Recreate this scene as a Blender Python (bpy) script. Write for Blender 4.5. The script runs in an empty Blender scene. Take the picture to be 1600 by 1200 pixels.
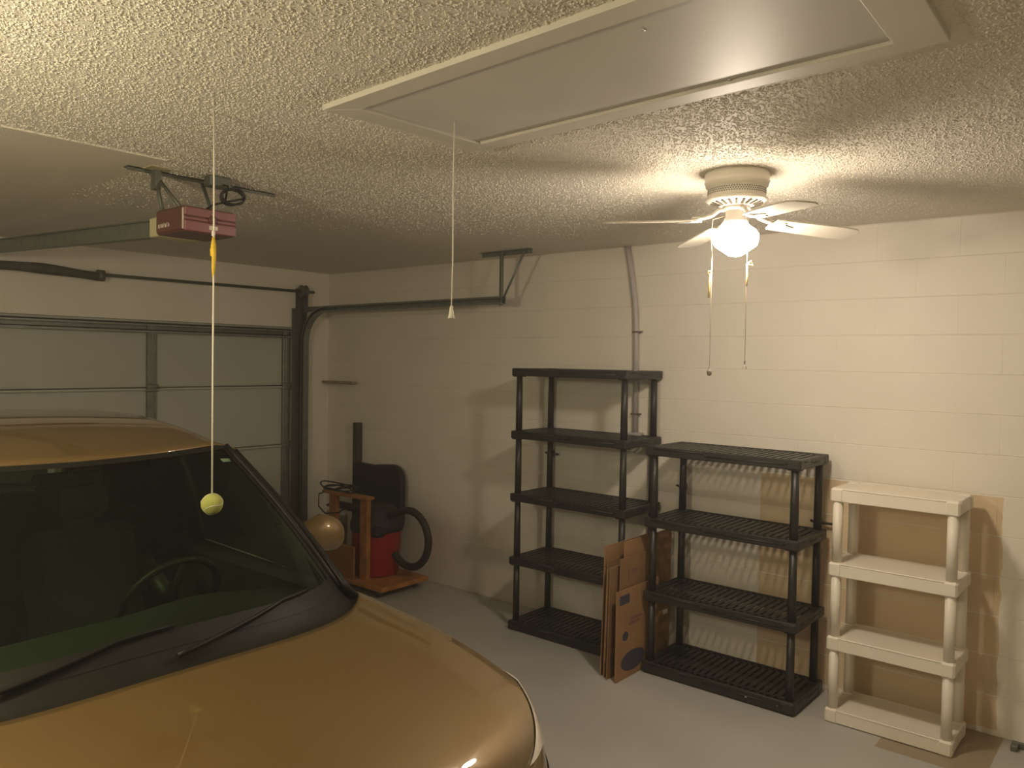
import bpy, math, random
from mathutils import Vector, Matrix

# ------------------------------------------------------------------ camera, light, exposure
SC = bpy.context.scene
COL = SC.collection
R = math.radians

def make_camera():
    yaw, pitch, roll = R(40.059), R(-1.719), R(0.946)
    cd = bpy.data.cameras.new('camera')
    cam = bpy.data.objects.new('camera', cd)
    COL.objects.link(cam)
    fwd = Vector((-math.sin(yaw)*math.cos(pitch), math.cos(yaw)*math.cos(pitch), math.sin(pitch)))
    right = Vector((math.cos(yaw), math.sin(yaw), 0))
    up = right.cross(fwd)
    r = math.cos(roll)*right + math.sin(roll)*up
    u = -math.sin(roll)*right + math.cos(roll)*up
    m = Matrix((r, u, -fwd)).transposed().to_4x4()
    m.translation = Vector((0, 0, 1.863))
    cam.matrix_world = m
    cd.sensor_width = 36.0
    cd.lens = 36.0*1240.2/1600.0
    cd.clip_start = 0.02
    SC.camera = cam
make_camera()

SC.view_settings.view_transform = 'Standard'
SC.view_settings.look = 'None'
SC.view_settings.gamma = 1.0
SC.view_settings.use_curve_mapping = False
SC.view_settings.exposure = 0.0
FAN_LAMP = 212.0         # radiance of the glowing fan globe
FAR_LAMP = 158.0         # radiance of the second globe behind the camera
LAMP_COL = (1.0, 0.84, 0.66)
FAR_COL = (1.0, 0.87, 0.58)
GLARE_HAZE = 0.012

world = bpy.data.worlds.new('world')
SC.world = world
world.use_nodes = True
world.node_tree.nodes['Background'].inputs[0].default_value = (0.02, 0.02, 0.02, 1)
world.node_tree.nodes['Background'].inputs[1].default_value = 0.3
if GLARE_HAZE > 0:                                  # volume haze added to imitate lens glare round the lamp and dark racks
    vs = world.node_tree.nodes.new('ShaderNodeVolumeScatter')
    vs.inputs['Density'].default_value = GLARE_HAZE; vs.inputs['Anisotropy'].default_value = 0.3
    vs.inputs['Color'].default_value = (1, 0.97, 0.93, 1)
    world.node_tree.links.new(vs.outputs[0], world.node_tree.nodes['World Output'].inputs['Volume'])
SC.cycles.use_denoising = True
SC.cycles.max_bounces = 10
SC.cycles.diffuse_bounces = 6
SC.cycles.transparent_max_bounces = 16
SC.cycles.sample_clamp_indirect = 6.0

# room measures (metres): garage door wall at x = XD, block wall at y = YW
XD, YW, H = -6.17, 4.63, 2.645
XB, YL = 2.4, -2.6

# ------------------------------------------------------------------ materials
def new_mat(name):
    m = bpy.data.materials.new(name); m.use_nodes = True
    nt = m.node_tree
    return m, nt, nt.nodes['Principled BSDF']

def mat(name, col, rough=0.6, metal=0.0, spec=0.5, noise=0.0, nscale=8.0, bump=0.0, bscale=60.0, coat=0.0,
        emit=None, estr=0.0, coat_rough=0.03):
    m, nt, b = new_mat(name)
    b.inputs['Base Color'].default_value = (*col, 1)
    b.inputs['Roughness'].default_value = rough
    b.inputs['Metallic'].default_value = metal
    b.inputs['Specular IOR Level'].default_value = spec
    b.inputs['Coat Weight'].default_value = coat
    b.inputs['Coat Roughness'].default_value = coat_rough
    if emit:
        b.inputs['Emission Color'].default_value = (*emit, 1)
        b.inputs['Emission Strength'].default_value = estr
    tc = nt.nodes.new('ShaderNodeTexCoord')
    if noise:
        n = nt.nodes.new('ShaderNodeTexNoise'); n.inputs['Scale'].default_value = nscale
        n.inputs['Detail'].default_value = 5
        nt.links.new(tc.outputs['Object'], n.inputs['Vector'])
        r = nt.nodes.new('ShaderNodeValToRGB')
        r.color_ramp.elements[0].position = 0.3; r.color_ramp.elements[1].position = 0.7
        r.color_ramp.elements[0].color = (*[c*(1-noise) for c in col], 1)
        r.color_ramp.elements[1].color = (*[min(1, c*(1+noise)) for c in col], 1)
        nt.links.new(n.outputs['Fac'], r.inputs['Fac'])
        nt.links.new(r.outputs['Color'], b.inputs['Base Color'])
    if bump:
        n2 = nt.nodes.new('ShaderNodeTexNoise'); n2.inputs['Scale'].default_value = bscale
        n2.inputs['Detail'].default_value = 4
        nt.links.new(tc.outputs['Object'], n2.inputs['Vector'])
        bp = nt.nodes.new('ShaderNodeBump'); bp.inputs['Strength'].default_value = bump
        bp.inputs['Distance'].default_value = 0.004
        nt.links.new(n2.outputs['Fac'], bp.inputs['Height'])
        nt.links.new(bp.outputs['Normal'], b.inputs['Normal'])
    return m

WALLC = (0.80, 0.75, 0.67)
M = {}
M['wall'] = mat('painted wall', WALLC, 0.65, noise=0.03, nscale=2.5, bump=0.25, bscale=70)
M['gap'] = mat('mortar joint', (0.72, 0.67, 0.60), 0.8)

def block_paint():
    """cream block paint with the raw tan area a removed cabinet left behind"""
    m, nt, b = new_mat('painted block wall')
    N, L = nt.nodes, nt.links
    geo = N.new('ShaderNodeNewGeometry')
    sep = N.new('ShaderNodeSeparateXYZ'); L.new(geo.outputs['Position'], sep.inputs[0])
    def math_(op, a, b_=None, **k):
        n = N.new('ShaderNodeMath'); n.operation = op
        for i, v in enumerate((a, b_)):
            if v is None: continue
            if isinstance(v, (int, float)): n.inputs[i].default_value = v
            else: L.new(v, n.inputs[i])
        return n.outputs[0]
    nz = N.new('ShaderNodeTexNoise'); nz.inputs['Scale'].default_value = 9; nz.inputs['Detail'].default_value = 6
    L.new(geo.outputs['Position'], nz.inputs['Vector'])
    j = math_('MULTIPLY', math_('SUBTRACT', nz.outputs['Fac'], 0.5), 0.045)
    xj = math_('ADD', sep.outputs['X'], j)
    a1 = math_('GREATER_THAN', sep.outputs['X'], -1.915)
    a2 = math_('LESS_THAN', xj, -0.655)
    a3 = math_('LESS_THAN', math_('ADD', sep.outputs['Z'], math_('MULTIPLY', j, 0.3)), 1.212)
    a4 = math_('GREATER_THAN', sep.outputs['Z'], 0.03)
    fz = math_('FRACT', math_('DIVIDE', sep.outputs['Z'], 0.2032))            # old paint still fills the bed joints
    a5 = math_('MULTIPLY', math_('GREATER_THAN', fz, 0.014), math_('LESS_THAN', fz, 0.988))
    k = math_('MULTIPLY', math_('MULTIPLY', math_('MULTIPLY', a1, a2), math_('MULTIPLY', a3, a4)), a5)
    n2 = N.new('ShaderNodeTexNoise'); n2.inputs['Scale'].default_value = 3; n2.inputs['Detail'].default_value = 8
    L.new(geo.outputs['Position'], n2.inputs['Vector'])
    tan = N.new('ShaderNodeValToRGB')
    tan.color_ramp.elements[0].position = 0.3; tan.color_ramp.elements[0].color = (0.66, 0.52, 0.34, 1)
    tan.color_ramp.elements[1].position = 0.7; tan.color_ramp.elements[1].color = (0.74, 0.585, 0.395, 1)
    L.new(n2.outputs['Fac'], tan.inputs['Fac'])
    pnt = N.new('ShaderNodeValToRGB')
    pnt.color_ramp.elements[0].position = 0.3; pnt.color_ramp.elements[0].color = (WALLC[0]*0.97, WALLC[1]*0.97, WALLC[2]*0.96, 1)
    pnt.color_ramp.elements[1].position = 0.7; pnt.color_ramp.elements[1].color = (*[min(1, c*1.03) for c in WALLC], 1)
    L.new(n2.outputs['Fac'], pnt.inputs['Fac'])
    mx = N.new('ShaderNodeMixRGB'); L.new(k, mx.inputs['Fac'])
    L.new(pnt.outputs['Color'], mx.inputs['Color1']); L.new(tan.outputs['Color'], mx.inputs['Color2'])
    L.new(mx.outputs['Color'], b.inputs['Base Color'])
    b.inputs['Roughness'].default_value = 0.55
    n3 = N.new('ShaderNodeTexNoise'); n3.inputs['Scale'].default_value = 55; n3.inputs['Detail'].default_value = 4
    L.new(geo.outputs['Position'], n3.inputs['Vector'])
    bp = N.new('ShaderNodeBump'); bp.inputs['Strength'].default_value = 0.35; bp.inputs['Distance'].default_value = 0.003
    L.new(n3.outputs['Fac'], bp.inputs['Height']); L.new(bp.outputs['Normal'], b.inputs['Normal'])
    return m
M['block'] = block_paint()

def ceiling_mat():
    m, nt, b = new_mat('popcorn ceiling')
    N, L = nt.nodes, nt.links
    b.inputs['Base Color'].default_value = (0.76, 0.715, 0.625, 1)
    b.inputs['Roughness'].default_value = 0.75
    geo = N.new('ShaderNodeNewGeometry')
    # sprayed texture: irregular raised crumbs
    wn = N.new('ShaderNodeTexNoise'); wn.inputs['Scale'].default_value = 60; wn.inputs['Detail'].default_value = 2
    L.new(geo.outputs['Position'], wn.inputs['Vector'])
    wv = N.new('ShaderNodeVectorMath'); wv.operation = 'MULTIPLY_ADD'
    L.new(wn.outputs['Color'], wv.inputs[0]); wv.inputs[1].default_value = (0.016, 0.016, 0.016)
    L.new(geo.outputs['Position'], wv.inputs[2])
    hs = []
    for sc, lo, hi in ((95, 0.05, 0.42), (160, 0.08, 0.42)):
        v = N.new('ShaderNodeTexVoronoi'); v.inputs['Scale'].default_value = sc
        L.new(wv.outputs[0], v.inputs['Vector'])
        q = N.new('ShaderNodeMapRange'); q.interpolation_type = 'SMOOTHSTEP'
        q.inputs['From Min'].default_value = hi; q.inputs['From Max'].default_value = lo
        L.new(v.outputs['Distance'], q.inputs['Value']); hs.append(q.outputs[0])
    mm = N.new('ShaderNodeMath'); mm.operation = 'MULTIPLY_ADD'
    L.new(hs[1], mm.inputs[0]); mm.inputs[1].default_value = 0.35; L.new(hs[0], mm.inputs[2])
    bp = N.new('ShaderNodeBump'); bp.inputs['Strength'].default_value = 0.8; bp.inputs['Distance'].default_value = 0.0024
    L.new(mm.outputs[0], bp.inputs['Height']); L.new(bp.outputs['Normal'], b.inputs['Normal'])
    return m
M['ceiling'] = ceiling_mat()

def floor_mat():
    m, nt, b = new_mat('painted concrete floor')
    N, L = nt.nodes, nt.links
    geo = N.new('ShaderNodeNewGeometry')
    n = N.new('ShaderNodeTexNoise'); n.inputs['Scale'].default_value = 1.7; n.inputs['Detail'].default_value = 8
    L.new(geo.outputs['Position'], n.inputs['Vector'])
    r = N.new('ShaderNodeValToRGB')
    r.color_ramp.elements[0].position = 0.3; r.color_ramp.elements[0].color = (0.42, 0.41, 0.39, 1)
    r.color_ramp.elements[1].position = 0.7; r.color_ramp.elements[1].color = (0.49, 0.475, 0.45, 1)
    L.new(n.outputs['Fac'], r.inputs['Fac'])
    sep = N.new('ShaderNodeSeparateXYZ'); L.new(geo.outputs['Position'], sep.inputs[0])
    def cmp(op, s, v):
        q = N.new('ShaderNodeMath'); q.operation = op; L.new(s, q.inputs[0]); q.inputs[1].default_value = v
        return q.outputs[0]
    def mul(a, b_):
        q = N.new('ShaderNodeMath'); q.operation = 'MULTIPLY'; L.new(a, q.inputs[0]); L.new(b_, q.inputs[1]); return q.outputs[0]
    k = mul(mul(cmp('GREATER_THAN', sep.outputs['X'], -1.09), cmp('LESS_THAN', sep.outputs['X'], -0.62)),
            cmp('GREATER_THAN', sep.outputs['Y'], 4.10))
    mx = N.new('ShaderNodeMixRGB'); L.new(k, mx.inputs['Fac'])
    L.new(r.outputs['Color'], mx.inputs['Color1']); mx.inputs['Color2'].default_value = (0.32, 0.26, 0.18, 1)
    L.new(mx.outputs['Color'], b.inputs['Base Color'])
    b.inputs['Roughness'].default_value = 0.42
    n3 = N.new('ShaderNodeTexNoise'); n3.inputs['Scale'].default_value = 30; n3.inputs['Detail'].default_value = 5
    L.new(geo.outputs['Position'], n3.inputs['Vector'])
    bp = N.new('ShaderNodeBump'); bp.inputs['Strength'].default_value = 0.15; bp.inputs['Distance'].default_value = 0.003
    L.new(n3.outputs['Fac'], bp.inputs['Height']); L.new(bp.outputs['Normal'], b.inputs['Normal'])
    return m
M['floor'] = floor_mat()

M['door_skin'] = mat('garage door skin', (0.50, 0.50, 0.45), 0.55, noise=0.03, nscale=3, bump=0.1, bscale=40)
M['galv'] = mat('galvanised steel', (0.22, 0.235, 0.21), 0.45, metal=0.5, noise=0.15, nscale=20)
M['dark_steel'] = mat('dark steel', (0.14, 0.14, 0.118), 0.5, metal=0.4, noise=0.1, nscale=14)
M['spring'] = mat('black sheath', (0.07, 0.062, 0.045), 0.7, noise=0.2, nscale=14)
M['trim_gloss'] = mat('semi gloss trim paint', (0.62, 0.59, 0.55), 0.5, spec=0.4, noise=0.03, nscale=6, bump=0.08, bscale=30)
M['frame_paint'] = mat('hatch frame paint', (0.66, 0.63, 0.56), 0.55, noise=0.03)
M['black_plastic'] = mat('black resin', (0.022, 0.021, 0.019), 0.42, spec=0.5, noise=0.1, nscale=10, bump=0.15, bscale=200)
M['white_plastic'] = mat('white resin', (0.80, 0.74, 0.64), 0.45, noise=0.02, nscale=6, bump=0.2, bscale=180)
M['fan_white'] = mat('white enamel', (0.80, 0.76, 0.68), 0.35)
M['slot_dark'] = mat('dark slot', (0.10, 0.085, 0.06), 0.8)
M['blade'] = mat('fan blade', (0.74, 0.69, 0.60), 0.4, noise=0.03)
M['globe'] = mat('lit fan globe', (1, 1, 1), 0.3, emit=LAMP_COL, estr=FAN_LAMP)
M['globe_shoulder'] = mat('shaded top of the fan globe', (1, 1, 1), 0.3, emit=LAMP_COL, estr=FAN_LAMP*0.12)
M['globe2'] = mat('lit ceiling globe', (1, 1, 1), 0.3, emit=FAR_COL, estr=FAR_LAMP)
M['cord'] = mat('white cord', (0.85, 0.80, 0.68), 0.8)
M['chain'] = mat('bead chain', (0.75, 0.65, 0.45), 0.35, metal=0.8)
M['yellow'] = mat('yellow tape', (0.80, 0.55, 0.04), 0.6, noise=0.1, nscale=60)
M['ribbon'] = mat('pale yellow ribbon', (0.85, 0.62, 0.22), 0.6)
M['crystal'] = mat('glass fob', (0.45, 0.40, 0.35), 0.08, metal=0.7)
M['ball'] = mat('tennis ball felt', (0.42, 0.44, 0.12), 0.95, noise=0.18, nscale=14, bump=0.6, bscale=400)
M['ball_line'] = mat('tennis ball seam', (0.72, 0.72, 0.60), 0.8)
M['opener_red'] = mat('maroon opener housing', (0.12, 0.046, 0.038), 0.4, noise=0.05)
M['opener_face'] = mat('red opener front panel', (0.22, 0.075, 0.075), 0.38, noise=0.04)
M['opener_label'] = mat('pale label', (0.70, 0.62, 0.55), 0.6)
M['opener_end'] = mat('cream bracket', (0.50, 0.46, 0.28), 0.5)
M['black_cord'] = mat('black cord', (0.02, 0.02, 0.018), 0.5)
M['pipe'] = mat('grey pipe', (0.42, 0.40, 0.39), 0.45, noise=0.05)
M['clamp'] = mat('brown clamp', (0.16, 0.12, 0.09), 0.6)
M['wood'] = mat('orange pine', (0.40, 0.17, 0.045), 0.55, noise=0.3, nscale=9, bump=0.1)
M['wood_dark'] = mat('brown plywood', (0.26, 0.12, 0.03), 0.6, noise=0.2, nscale=5)
M['ledge'] = mat('weathered board', (0.30, 0.23, 0.15), 0.8, noise=0.3, nscale=20)
M['red'] = mat('red plastic', (0.36, 0.018, 0.02), 0.4)
M['case'] = mat('charcoal plastic', (0.018, 0.017, 0.014), 0.6, bump=0.2, bscale=100)
M['hose'] = mat('black hose', (0.028, 0.022, 0.018), 0.5)
M['grey_green'] = mat('grey green plastic', (0.40, 0.40, 0.31), 0.6)
M['cardboard'] = mat('cardboard', (0.33, 0.185, 0.085), 0.85, noise=0.12, nscale=7, bump=0.1, bscale=40)
M['cardboard2'] = mat('darker cardboard', (0.26, 0.145, 0.068), 0.85, noise=0.12, nscale=7)
M['ink'] = mat('dark blue ink', (0.06, 0.055, 0.085), 0.8)
M['ink_faint'] = mat('faded purple ink', (0.22, 0.10, 0.09), 0.8)
M['tape'] = mat('white tape', (0.7, 0.66, 0.6), 0.5)
M['paint'] = mat('gold metallic paint', (0.178, 0.108, 0.030), 0.5, metal=0.4, coat=1.0, coat_rough=0.025, noise=0.03, nscale=3)
M['car_black'] = mat('black exterior plastic', (0.008, 0.007, 0.005), 0.5, spec=0.3, noise=0.2, nscale=12)
M['rubber'] = mat('tyre rubber', (0.018, 0.018, 0.018), 0.8, bump=0.3, bscale=80)
M['rim'] = mat('alloy rim', (0.5, 0.5, 0.5), 0.3, metal=0.9)
M['chrome'] = mat('chrome', (0.75, 0.72, 0.66), 0.1, metal=1.0)
M['lens'] = mat('headlight lens', (0.80, 0.74, 0.66), 0.12, coat=1.0, noise=0.05, nscale=60)
M['tail'] = mat('tail lamp', (0.35, 0.02, 0.02), 0.15, coat=1.0)
M['cabin'] = mat('dark cabin trim', (0.012, 0.012, 0.009), 0.8)
M['seat'] = mat('grey seat cloth', (0.012, 0.012, 0.009), 0.9, bump=0.3, bscale=150)
M['sticker'] = mat('window sticker', (0.6, 0.62, 0.6), 0.6)
M['metal_dot'] = mat('bright screw', (0.7, 0.7, 0.68), 0.3, metal=0.8)

def glass_mat(name, tint, extra=0.0):
    m, nt, b = new_mat(name)
    N, L = nt.nodes, nt.links
    N.remove(b)
    out = N['Material Output']
    tr = N.new('ShaderNodeBsdfTransparent'); tr.inputs[0].default_value = (*tint, 1)
    gl = N.new('ShaderNodeBsdfGlossy'); gl.inputs['Roughness'].default_value = 0.02
    gl.inputs['Color'].default_value = (0.85, 0.95, 0.85, 1)
    fr = N.new('ShaderNodeFresnel'); fr.inputs['IOR'].default_value = 1.22
    mx = N.new('ShaderNodeMixShader')
    L.new(fr.outputs[0], mx.inputs[0]); L.new(tr.outputs[0], mx.inputs[1]); L.new(gl.outputs[0], mx.inputs[2])
    L.new(mx.outputs[0], out.inputs['Surface'])
    return m
M['windshield'] = glass_mat('green tinted windshield', (0.68, 0.84, 0.62))
M['side_glass'] = glass_mat('green tinted side glass', (0.88, 0.97, 0.84))
M['dark_glass'] = glass_mat('dark tinted rear glass', (0.16, 0.19, 0.15))

# ------------------------------------------------------------------ mesh helpers
class MB:
    """collects verts and faces, then links them as ONE mesh object"""
    def __init__(s): s.v = []; s.f = []; s.mi = []; s.sm = []
    def add(s, verts, faces, mi=0, smooth=False):
        o = len(s.v); s.v += [tuple(p) for p in verts]
        for f in faces: s.f.append([i+o for i in f]); s.mi.append(mi); s.sm.append(smooth)
        return s
    def box(s, lo, hi, mi=0, bev=0.0, m=None):
        (x0, y0, z0), (x1, y1, z1) = lo, hi
        if bev <= 0:
            vs = [(x0,y0,z0),(x1,y0,z0),(x1,y1,z0),(x0,y1,z0),(x0,y0,z1),(x1,y0,z1),(x1,y1,z1),(x0,y1,z1)]
            fs = [(0,3,2,1),(4,5,6,7),(0,1,5,4),(1,2,6,5),(2,3,7,6),(3,0,4,7)]
        else:
            b = min(bev, (x1-x0)*.45, (y1-y0)*.45, (z1-z0)*.45)
            vs = []; idx = {}
            for sx in (0,1):
                for sy in (0,1):
                    for sz in (0,1):
                        X, Y, Z = (x0,x1)[sx], (y0,y1)[sy], (z0,z1)[sz]
                        dx, dy, dz = (b,-b)[sx], (b,-b)[sy], (b,-b)[sz]
                        for a in range(3):
                            p = [X+dx, Y+dy, Z+dz]; p[a] = (X,Y,Z)[a]
                            idx[(sx,sy,sz,a)] = len(vs); vs.append(tuple(p))
            fs = []
            g = lambda *k: idx[k]
            for sx in (0,1):
                q = [g(sx,0,0,0), g(sx,1,0,0), g(sx,1,1,0), g(sx,0,1,0)]
                fs.append(q if sx else q[::-1])
            for sy in (0,1):
                q = [g(0,sy,0,1), g(0,sy,1,1), g(1,sy,1,1), g(1,sy,0,1)]
                fs.append(q if sy else q[::-1])
            for sz in (0,1):
                q = [g(0,0,sz,2), g(1,0,sz,2), g(1,1,sz,2), g(0,1,sz,2)]
                fs.append(q if sz else q[::-1])
            for a in (0,1):
                for c in (0,1):
                    fs.append([g(0,a,c,1), g(1,a,c,1), g(1,a,c,2), g(0,a,c,2)])
                    fs.append([g(a,0,c,0), g(a,1,c,0), g(a,1,c,2), g(a,0,c,2)])
                    fs.append([g(a,c,0,0), g(a,c,1,0), g(a,c,1,1), g(a,c,0,1)])
            for sx in (0,1):
                for sy in (0,1):
                    for sz in (0,1): fs.append([g(sx,sy,sz,0), g(sx,sy,sz,1), g(sx,sy,sz,2)])
        if m is not None: vs = [tuple(m @ Vector(p)) for p in vs]
        return s.add(vs, fs, mi)
    def tube(s, pts, r, n=8, mi=0, closed=False, cap=True, smooth=True):
        pts = [Vector(p) for p in pts]; L = len(pts)
        rr = r if isinstance(r, (list, tuple)) else [r]*L
        vs = []; up = None
        for i, p in enumerate(pts):
            if closed: t = pts[(i+1) % L]-pts[i-1]
            else: t = pts[min(i+1, L-1)]-pts[max(i-1, 0)]
            t.normalize()
            if up is None: up = Vector((0,0,1)) if abs(t.z) < .9 else Vector((1,0,0))
            a = up - t*up.dot(t)
            if a.length < 1e-5: a = Vector((1,0,0)) - t*t.x
            a.normalize(); up = a; b = t.cross(a)
            for k in range(n):
                an = 2*math.pi*k/n
                vs.append(p + (a*math.cos(an)+b*math.sin(an))*rr[i])
        fs = []
        for i in range(L if closed else L-1):
            j = (i+1) % L
            for k in range(n):
                k2 = (k+1) % n
                fs.append((i*n+k, i*n+k2, j*n+k2, j*n+k))
        s.add(vs, fs, mi, smooth)
        if cap and not closed:
            o = len(s.v)-len(vs)
            s.f.append([o+k for k in range(n)][::-1]); s.mi.append(mi); s.sm.append(False)
            s.f.append([o+(L-1)*n+k for k in range(n)]); s.mi.append(mi); s.sm.append(False)
        return s
    def lathe(s, prof, c=(0,0,0), n=32, mi=0, smooth=True, m=None):
        vs = []; fs = []
        for (r, z) in prof:
            for k in range(n):
                a = 2*math.pi*k/n; p = Vector((r*math.cos(a), r*math.sin(a), z))
                if m is not None: p = m @ p
                vs.append((p.x+c[0], p.y+c[1], p.z+c[2]))
        for i in range(len(prof)-1):
            for k in range(n):
                k2 = (k+1) % n; fs.append((i*n+k, i*n+k2, (i+1)*n+k2, (i+1)*n+k))
        s.add(vs, fs, mi, smooth)
        o = len(s.v)-len(vs)
        if prof[0][0] > 1e-4: s.f.append([o+k for k in range(n)][::-1]); s.mi.append(mi); s.sm.append(False)
        if prof[-1][0] > 1e-4: s.f.append([o+(len(prof)-1)*n+k for k in range(n)]); s.mi.append(mi); s.sm.append(False)
        return s
    def grid(s, fn, nu, nv, mi=0, smooth=True, flip=False):
        vs = [fn(i/nu, j/nv) for i in range(nu+1) for j in range(nv+1)]
        fs = []
        for i in range(nu):
            for j in range(nv):
                a = i*(nv+1)+j; q = (a, a+1, a+nv+2, a+nv+1)
                fs.append(q[::-1] if flip else q)
        return s.add(vs, fs, mi, smooth)
    def slab(s, poly, z0, z1, mi=0, m=None):
        n = len(poly)
        vs = [Vector((p[0], p[1], z0)) for p in poly]+[Vector((p[0], p[1], z1)) for p in poly]
        if m is not None: vs = [m @ v for v in vs]
        fs = [list(range(n))[::-1], list(range(n, 2*n))]+[(i, (i+1) % n, n+(i+1) % n, n+i) for i in range(n)]
        return s.add(vs, fs, mi)
    def build(s, name, mats, parent=None, solid=0.0, bevel=0.0, auto=None):
        me = bpy.data.meshes.new(name)
        me.from_pydata(s.v, [], s.f)
        if not isinstance(mats, (list, tuple)): mats = [mats]
        for m in mats: me.materials.append(m)
        me.polygons.foreach_set('material_index', s.mi)
        me.polygons.foreach_set('use_smooth', s.sm)
        me.update()
        import bmesh
        bm = bmesh.new(); bm.from_mesh(me)
        bmesh.ops.remove_doubles(bm, verts=bm.verts, dist=1e-6)
        bmesh.ops.recalc_face_normals(bm, faces=bm.faces)
        bm.to_mesh(me); bm.free()
        o = bpy.data.objects.new(name, me)
        COL.objects.link(o)
        if solid:
            md = o.modifiers.new('thick', 'SOLIDIFY'); md.thickness = solid; md.offset = -1
        if bevel:
            md = o.modifiers.new('edge', 'BEVEL'); md.width = bevel; md.segments = 2; md.limit_method = 'ANGLE'
        if parent is not None:
            o.parent = parent
            o.matrix_parent_inverse = Matrix.Translation(-parent.location) if parent.parent is None and parent.type == 'EMPTY' else Matrix.Identity(4)
        return o

def tag(o, label, cat, group=None):
    o['label'] = label; o['category'] = cat
    if group: o['group'] = group
    return o
def thing(name, label, cat, loc, group=None):
    o = bpy.data.objects.new(name, None); COL.objects.link(o)
    o.location = loc; o.empty_display_size = 0.1
    return tag(o, label, cat, group)
def struct(o): o['kind'] = 'structure'; return o
def copy_tree(o, parent=None):
    c = o.copy(); COL.objects.link(c)
    if parent is not None: c.parent = parent
    for ch in list(o.children): copy_tree(ch, c)
    return c

# ------------------------------------------------------------------ room shell
struct(MB().box((XD-0.2, YL-0.2, -0.1), (XB+0.2, YW+0.3, 0)).build('floor', M['floor']))
struct(MB().box((XD-0.2, YL-0.2, H), (XB+0.2, YW+0.3, H+0.12)).build('ceiling', M['ceiling']))
struct(MB().box((XD, YL-0.12, 0), (XB, YL, H)).build('wall_left', M['wall']))
struct(MB().box((XB, YL-0.12, 0), (XB+0.12, YW+0.12, H)).build('wall_back', M['wall']))
# garage door wall: header and two returns round the opening
DY0, DY1, DH = -0.79, 4.24, 2.13
wd = MB()
wd.box((XD-0.2, YL, 0), (XD, DY0, H)); wd.box((XD-0.2, DY1, 0), (XD, YW+0.12, H)); wd.box((XD-0.2, DY0, DH), (XD, DY1, H))
struct(wd.build('wall_front', M['wall']))

# block wall, every block a part
wr = struct(MB().box((XD, YW+0.0022, 0), (XB, YW+0.2, H)).build('wall_right', M['gap']))
CH, BL = 0.2032, 0.4064
g = 0.0012
def block_mesh(L, name):
    mb = MB()
    x0, x1, z0, z1, t, b = 0.0001, L-0.0001, g*.4, CH-g*.4, 0.012, 0.0026
    vs = [(x0,t,z0),(x1,t,z0),(x1,t,z1),(x0,t,z1),
          (x0,b,z0),(x1,b,z0),(x1,b,z1),(x0,b,z1),
          (x0+.0002,0,z0+b),(x1-.0002,0,z0+b),(x1-.0002,0,z1-b),(x0+.0002,0,z1-b)]
    fs = [(0,1,5,4),(1,2,6,5),(2,3,7,6),(3,0,4,7),(4,5,9,8),(5,6,10,9),(6,7,11,10),(7,4,8,11),(8,9,10,11)]
    me = bpy.data.meshes.new(name); me.from_pydata(vs, [], fs); me.materials.append(M['block']); me.update()
    return me
full, half = block_mesh(BL, 'concrete_block'), block_mesh(BL/2, 'half_block')
for c in range(13):
    x = XD
    first = c % 2
    while x < XB-0.01:
        L = BL/2 if (first and x == XD) else BL
        if x+L > XB+1e-4: L = BL/2
        if x+L > XB+1e-4: break
        o = bpy.data.objects.new('concrete_block', full if L == BL else half)
        COL.objects.link(o); o.parent = wr; o.location = (x, YW, c*CH)
        x += L

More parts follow.
